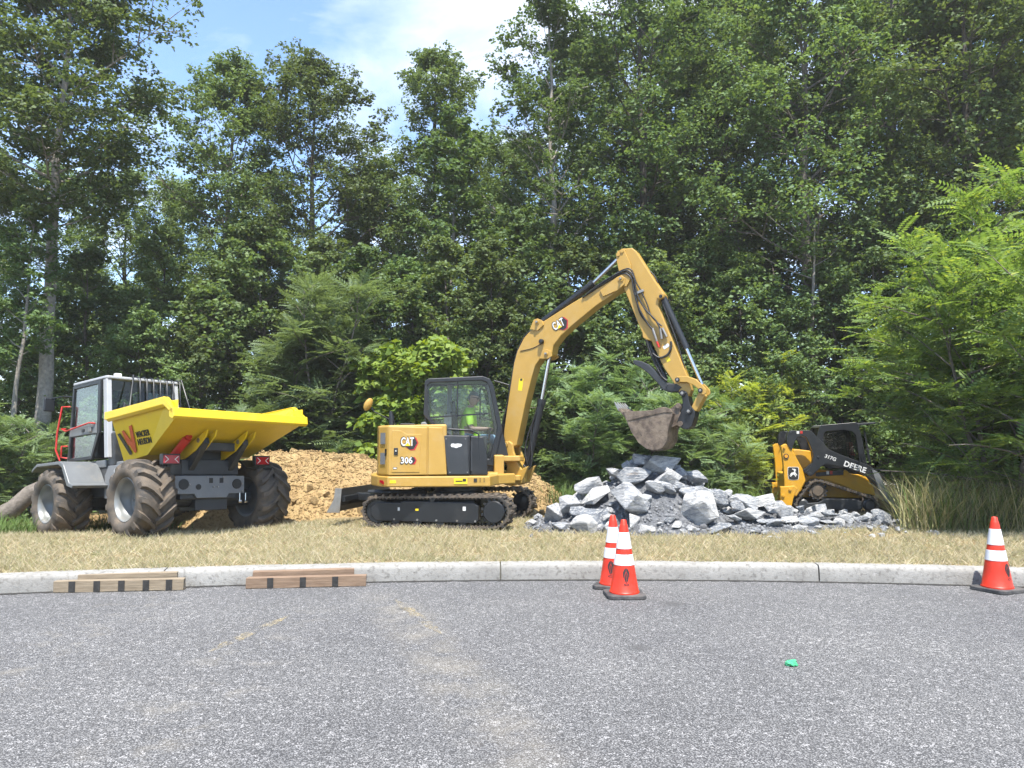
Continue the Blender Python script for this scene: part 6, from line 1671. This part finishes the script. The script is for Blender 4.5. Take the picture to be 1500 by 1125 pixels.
def gen_bush(seed, H, Rd, nstem, nbr, nfr, frond, mt, bark, stem_r=.03, tilt=(.1, .7), simple=None, spread=.15, low=False, keep=None):
    """several arching stems set with compound fronds (or plain leaves)"""
    rr = random.Random(seed); g = np.random.default_rng(seed); tr = MB(); anchors = []
    for k in range(nstem):
        azm = 2 * math.pi * k / nstem + rr.uniform(-.5, .5); tl = rr.uniform(*tilt)
        b = Vector((math.cos(azm) * spread * rr.random(), math.sin(azm) * spread * rr.random(), -.1)); h = H * rr.uniform(.62, 1.0) if k else H
        if k == 0: tl = tilt[0] * .4
        d = Vector((math.cos(azm) * math.sin(tl), math.sin(azm) * math.sin(tl), math.cos(tl))); path = [b]
        for q in range(7):
            d = (d + Vector((rr.gauss(0, .09), rr.gauss(0, .09), .06))).normalized(); path.append(path[-1] + d * h / 7)
        tr.tube(path, [stem_r * (1 - .88 * q / 7) for q in range(8)], 7)
        for j in range(nbr):
            s = .12 + .88 * (j + rr.random()) / nbr; f = min(6.999, s * 7); p = path[int(f)].lerp(path[int(f) + 1], f - int(f))
            a2 = j * 2.4 + rr.uniform(-.5, .5); L = Rd * rr.uniform(.55, 1.05) * (1 - .68 * s ** 1.3) * min(1, .35 + 2.2 * s if low else 1); e2 = R(rr.uniform(8, 38) + 22 * s)
            dd = Vector((math.cos(a2) * math.cos(e2), math.sin(a2) * math.cos(e2), math.sin(e2))); bp_ = [p]
            for q in range(4):
                dd = (dd + Vector((rr.gauss(0, .1), rr.gauss(0, .1), -.07))).normalized(); bp_.append(bp_[-1] + dd * L / 4)
            tr.tube(bp_, [stem_r * .35, stem_r * .28, stem_r * .2, stem_r * .14, stem_r * .07], 4, False)
            for q in range(nfr):
                u = (.15 + .85 * rr.random() ** .8) * 3.999; pp = bp_[int(u)].lerp(bp_[int(u) + 1], u - int(u)); t_ = (bp_[int(u) + 1] - bp_[int(u)]).normalized()
                if rr.random() < .35:      # twigs
                    off = Vector((rr.gauss(0, 1), rr.gauss(0, 1), rr.gauss(.2, .5))).normalized() * L * .18; pp = pp + off
                anchors.append((pp, t_))
    if keep: anchors = [a_ for a_ in anchors if keep(a_[0])]
    A = np.array([p for p, t in anchors]); T_ = np.array([t for p, t in anchors]); n = len(A)
    az = g.uniform(0, 2 * math.pi, n); sdv = np.stack([np.cos(az), np.sin(az), g.normal(.15, .3, n)], 1)
    X = T_ * .7 + sdv; Z = np.stack([g.normal(0, .3, n), g.normal(0, .3, n), np.ones(n)], 1)
    tm = tr.mesh('trunk', None, 60); tm.materials.append(bark)
    if simple:
        cm = leaves('crown', [(p, simple) for p, t in anchors], 9, frond, mt, seed + 7, .7, .35)
    else:
        cm = scatter_mesh('crown', FROND_V, FROND_F, A, X, Z, frond * g.uniform(.6, 1.2, n), mt)
    return tm, cm
def place(name, meshes, loc, rz, sc, label, cat='tree', group=None, tilt=0):
    o = empty(name, loc, rz); o.scale = (sc, sc, sc) if not isinstance(sc, tuple) else sc
    if tilt: o.rotation_euler = (0, tilt, rz)
    link('trunk' if cat != 'bush' else 'stem', meshes[0], None, o); link('crown' if cat != 'bush' else 'foliage', meshes[1], None, o)
    return tag(o, label, cat, group)
def gp(px, Y):
    x = (px - 750) / FPX * Y * (1 / (ray(px, 640)[1])) if False else (px - 750) / FPX * Y / math.cos(PITCH)
    return (x, Y, zt(x, Y) - .03)

tall = [gen_tree(1, 14.0, .28, 2.7, .17, 46, 84, .098, Lf['dark'], MT['bark'], .58),
        gen_tree(2, 14.0, .22, 2.4, .15, 46, 82, .096, Lf['dark'], MT['bark_dark'], .54),
        gen_tree(3, 14.0, .33, 3.0, .19, 44, 84, .100, Lf['dark'], MT['bark'], .60, 42),
        gen_tree(4, 14.0, .20, 2.2, .14, 46, 70, .094, Lf['mid'], MT['bark_pale'], .50, 58),
        gen_tree(5, 14.0, .30, 2.8, .18, 44, 84, .098, Lf['dark'], MT['bark_dark'], .58, 46)]
under = [gen_tree(11, 7.0, .08, 1.9, .07, 36, 50, .100, Lf['mid'], MT['bark_dark'], .44, 40, True),
         gen_tree(12, 7.0, .10, 2.1, .08, 36, 50, .104, Lf['dark'], MT['bark'], .46, 36, True),
         gen_tree(13, 6.0, .06, 2.3, .07, 36, 50, .098, Lf['mid'], MT['bark_dark'], .48, 30, True)]
# --- the tall wood: photo column, distance, kind, height in metres, turn, label
TALL = [(330, 21.5, 0, 12.3, .3, 'tall full crowned tree with rounded top behind the dumper cab'),
        (452, 22.5, 2, 12.7, 1.2, 'tall tree with a lopsided plume of a top behind the compound leaved bush'),
        (622, 22.0, 1, 12.9, 2.2, 'tall tree with a spiky leafy top behind the excavator hood'),
        (812, 21.0, 3, 14.2, 4.0, 'slim pale trunked tree with an airy top rising behind the excavator boom'),
        (930, 22.0, 4, 15.6, .8, 'broad dark tree rising straight behind the stick of the digger'),
        (1062, 23.5, 1, 16.5, 3.0, 'slender dark tree with sky showing through, behind the raised bucket'),
        (1190, 20.5, 0, 15.6, 5.1, 'tall leaning tree behind the dead pale snag'),
        (1320, 21.5, 2, 16.5, 1.9, 'tall dense dark tree standing behind the track loader'),
        (1440, 19.5, 4, 15.2, 2.9, 'tall dark tree standing behind the feathery locust'),
        (1570, 20.0, 1, 15.5, .5, 'tall dark tree reaching in over the feathery locust')]
for px, Y, k, h, rz, lb in TALL: place('forest_tree', tall[k], gp(px, Y), rz, h / 14, lb, group='tall trees along the edge of the wood')
BACK = [(-80, 25, 2, 12.0), (60, 26, 1, 11.0), (170, 25, 4, 10.2), (262, 26, 0, 10.2), (395, 27, 1, 11.0), (530, 27, 4, 11.0), (560, 24.5, 0, 9.6), (700, 26, 2, 11.8), (760, 28, 0, 12.4), (870, 26.5, 1, 15.5),
        (985, 27, 2, 16.5), (1010, 25, 3, 14.5), (1130, 27.5, 4, 17.5), (1250, 26, 1, 17.5), (1380, 26, 0, 17.5), (1500, 25, 2, 17), (1620, 25, 4, 17), (-170, 24, 0, 12)]
rr = random.Random(99)
for px, Y, k, h in BACK: place('forest_tree', tall[k], gp(px, Y), rr.uniform(0, 6.3), h / 14, 'tall tree in the shaded second row of the wood', group='second row of the wood')
UND = [(30, 18.5, 0, 5.2), (120, 20, 1, 6.4), (200, 18.6, 2, 4.6), (235, 20.5, 0, 7.2), (300, 19.5, 1, 6.0), (385, 20.5, 2, 7.2), (470, 20.5, 0, 6.8), (545, 19.5, 1, 6.2), (610, 19.8, 2, 6.0), (665, 19.0, 1, 6.4), (715, 18.4, 0, 6.2), (760, 20, 2, 7.4), (830, 19.5, 1, 6.6),
       (890, 19.0, 0, 5.4), (950, 20, 2, 6.4), (1010, 20.5, 1, 6.8), (1090, 20, 0, 6.2), (1150, 19, 1, 5.0), (1230, 19.5, 2, 5.8), (1300, 19, 1, 6.8), (1370, 18.5, 0, 6.6), (1450, 18, 1, 7.0), (1530, 18, 2, 6.5), (-60, 19, 1, 6.5)]
UND_AT = ['behind the slim pale tree', 'right of the bare pale trunk', 'behind the roof of the dumper cab', 'tall and slender behind the guard bars of the dumper cab', 'behind the raised corner of the yellow skip', 'above the lip of the yellow skip',
          'behind the top of the large feathery bush', 'between the large feathery bush and the bright bush', 'behind the bright broad leaved bush', 'behind the roof of the excavator cab', 'behind the foot of the excavator boom', 'behind the elbow of the boom', 'under the arch of the boom',
          'low in the arch between boom and stick', 'behind the stick of the digger', 'behind the bucket cylinder', 'between the bucket and the young locust', 'low beside the dead snag', 'behind the dead snag', 'behind the roof of the loader cab',
          'shaded behind the left fronds of the locust', 'shaded behind the crown of the locust', 'shaded behind the far side of the locust', 'beyond the fallen log']
for (px, Y, k, h), where in zip(UND, UND_AT): place('understory_tree', under[k], gp(px, Y), rr.uniform(0, 6.3), h / (7.0 if k < 2 else 6.0), 'leafy understory tree ' + where, group='understory trees at the edge of the wood')
for i in range(22):
    px = -120 + 1750 * i / 21 + rr.uniform(-25, 25); Y = rr.uniform(22.5, 25)
    place('understory_tree', under[i % 3], gp(px, Y), rr.uniform(0, 6.3), rr.uniform(.75, 1.05), 'leafy understory tree deep in the shade of the wood', group='understory trees deep in the wood')
# --- the big tulip tree at the left
big = gen_tree(21, 14.0, .50, 2.9, .21, 48, 100, .105, Lf['dark'], MT['bark_pale'], .60, 36)
place('tulip_tree', big, gp(66, 17.0), .9, 12.6 / 14, 'big tree with a bare pale straight trunk behind the dumper')
thin = gen_tree(22, 9.0, .45, 1.2, .09, 20, 50, .11, Lf['mid'], MT['bark_pale'], .42, 50)
place('slim_tree', thin, gp(19, 16.2), 2.0, .74, 'slim pale trunked tree beside the fallen log')
place('slim_tree', thin, gp(652, 20.6), 2.0, 1.15, 'slim tree with a dark straight trunk behind the excavator')
# --- dead snag with one tuft of leaves
sn = MB(); rr = random.Random(3)
sn.tube([(0, 0, -.1), (.05, 0, 2.0), (.02, 0, 4.0), (.12, 0, 5.6), (.16, 0, 6.6)], [.06, .055, .045, .03, .015], 8)
for (z, a_, l_, u_) in ((5.5, .2, .8, .6), (5.2, 2.9, 1.3, .7), (4.9, .1, .7, .3), (5.9, 3.3, 1.5, 1.1), (4.6, .4, .6, .5), (6.1, .3, 1.1, .3), (6.3, 3.0, .6, .6)):
    b = Vector((.1, 0, z)); e_ = Vector((math.cos(a_) * l_, math.sin(a_) * l_, u_)); sn.tube([b, b + e_ * .5 + Vector((0, 0, -.08)), b + e_], [.018, .012, .004], 5)
snm = sn.mesh('trunk', None, 60); snm.materials.append(MT['bark_pale'])
cl = [(Vector((.2 + rr.gauss(0, .25), rr.gauss(0, .25), 6.2 + rr.gauss(0, .25))), .3) for _ in range(9)]
place('dead_snag', (snm, leaves('crown', cl, 22, .10, Lf['mid'], 5)), gp(1190, 19.4), 0, 1.08, 'dead pale snag with a single leafy tuft behind the young locust')
# --- shrubs along the edge
sumac = gen_bush(31, 3.7, 1.35, 12, 17, 24, .34, Lf['sumac'], MT['bark'], .035, (.08, .42))
sumac2 = gen_bush(32, 2.6, 1.7, 8, 13, 22, .36, Lf['sumac'], MT['bark'], .03, (.15, .75))
place('sumac_bush', sumac, gp(458, 18.0), .4, 1.50, 'large feathery grey green bush between the dumper and the excavator', 'bush')
syc = gen_bush(33, 3.0, 1.1, 8, 15, 26, .13, Lf['bright'], MT['bark'], .03, (.1, .45), simple=.26)
place('sycamore_bush', syc, gp(628, 16.7), .0, 1.22, 'bright broad leaved bush beside the excavator cab', 'bush')
SHR = [(300, 16.4, sumac2, .80, 'feathery green shrub peeping over the yellow skip'), (365, 17.2, sumac2, .85, 'feathery green shrub behind the lip of the yellow skip'),
       (560, 17.4, sumac2, .85, 'feathery dark shrub behind the rear of the excavator'), (860, 17.4, sumac, .92, 'feathery green shrub below the boom of the excavator'),
       (945, 17.8, sumac2, 1.15, 'feathery green shrub right behind the raised bucket'), (1000, 17.0, sumac2, .95, 'feathery green shrub behind the top of the stone pile'),
       (790, 18.2, sumac2, 1.0, 'feathery green shrub behind the boom cylinder'), (1180, 20.2, sumac, .95, 'feathery dark shrub at the foot of the dead snag'),
       (30, 16.2, sumac2, .75, 'feathery shrub at the foot of the slim pale tree'), (-40, 15.5, sumac2, .9, 'feathery shrub beside the fallen log'), (1300, 19.6, sumac2, 1.2, 'feathery shrub behind the loader cab'), (720, 18.8, sumac2, 1.0, 'feathery shrub behind the excavator windscreen')]
for i, (px, Y, k, s, lb) in enumerate(SHR): place('sumac_bush', k, gp(px, Y), i * 1.3, s, lb, 'bush', 'feathery shrubs along the edge of the wood')
yl_ = gen_bush(34, 2.9, 1.5, 7, 13, 20, .33, Lf['yellow'], MT['bark_pale'], .03, (.12, .6))
place('young_locust', yl_, gp(1118, 18.7), .5, 1.22, 'yellow green young locust sapling between the bucket and the loader', 'bush')
place('young_locust', yl_, gp(1080, 17.6), 2.5, .62, 'low yellow green locust sprout behind the right end of the stone pile', 'bush')
loc = gen_bush(35, 5.6, 2.9, 8, 19, 27, .46, Lf['locust'], MT['bark'], .05, (.10, .50), spread=.5, low=True, keep=lambda p: p.z > 2.0 or p.x * math.cos(.6) - p.y * math.sin(.6) > -1.45)
place('locust_tree', loc, gp(1458, 12.3), .6, .98, 'large feathery bright green locust tree growing out of the tall grass')
place('locust_sapling', loc, gp(1500, 12.9), 2.2, .52, 'low feathery locust sapling under the large locust tree')
place('locust_sapling', loc, gp(1425, 13.6), 4.0, .46, 'low feathery locust sapling in the tall grass beside the loader')
# --- leafy ground cover under the edge of the wood
g = np.random.default_rng(61); n = 22000
x = g.uniform(-14, 14, n); y = 15.3 + 7 * g.random(n) ** 1.4
z = np.array([zt(a_, b_) + max(0, mound_h(a_, b_)) * (1 if -9 < a_ < 1.4 and b_ < 17 else 0) for a_, b_ in zip(x, y)])
keepm = np.array([not (-9 < a_ < 1.3 and 13 < b_ < 16.2) and not (4.2 < a_ < 8.8 and b_ < 18.3) for a_, b_ in zip(x, y)])
x, y, z = x[keepm], y[keepm], z[keepm]; n = len(x); az = g.uniform(0, 6.28, n)
cov = scatter_mesh('ground_cover', LEAF_V, LEAF_F, np.stack([x, y, z + g.uniform(.03, .55, n) ** 1.3], 1), np.stack([np.cos(az), np.sin(az), g.normal(0, .3, n)], 1), np.stack([g.normal(0, .5, n), g.normal(0, .5, n), np.ones(n)], 1), g.uniform(.06, .16, n), Lf['mid'])
tag(link('ground_cover', cov, None), 'low green leafy ground cover at the foot of the wood', 'ground cover', kind='stuff')

# ================================================================== veil added to the air: lightens the dark wood, stands in for lens glare
def make_added_veil():
    m, t, o = node_mat('added_veil_air')
    v = t.nodes.new('ShaderNodeVolumePrincipled')
    v.inputs['Color'].default_value = (1.0, 0.98, 0.93, 1); v.inputs['Density'].default_value = 0.0010; v.inputs['Anisotropy'].default_value = 0.2
    t.links.new(v.outputs[0], o.inputs['Volume'])
    b = MB().box(-2600, 2600, -400, 2900, -60, 24).build('added_veil', m)
    tag(b, 'thin even veil added to the air to lighten the dark trees, in place of lens glare', kind='stuff')
make_added_veil()
scene.cycles.volume_step_rate = 10
scene.cycles.volume_bounces = 0
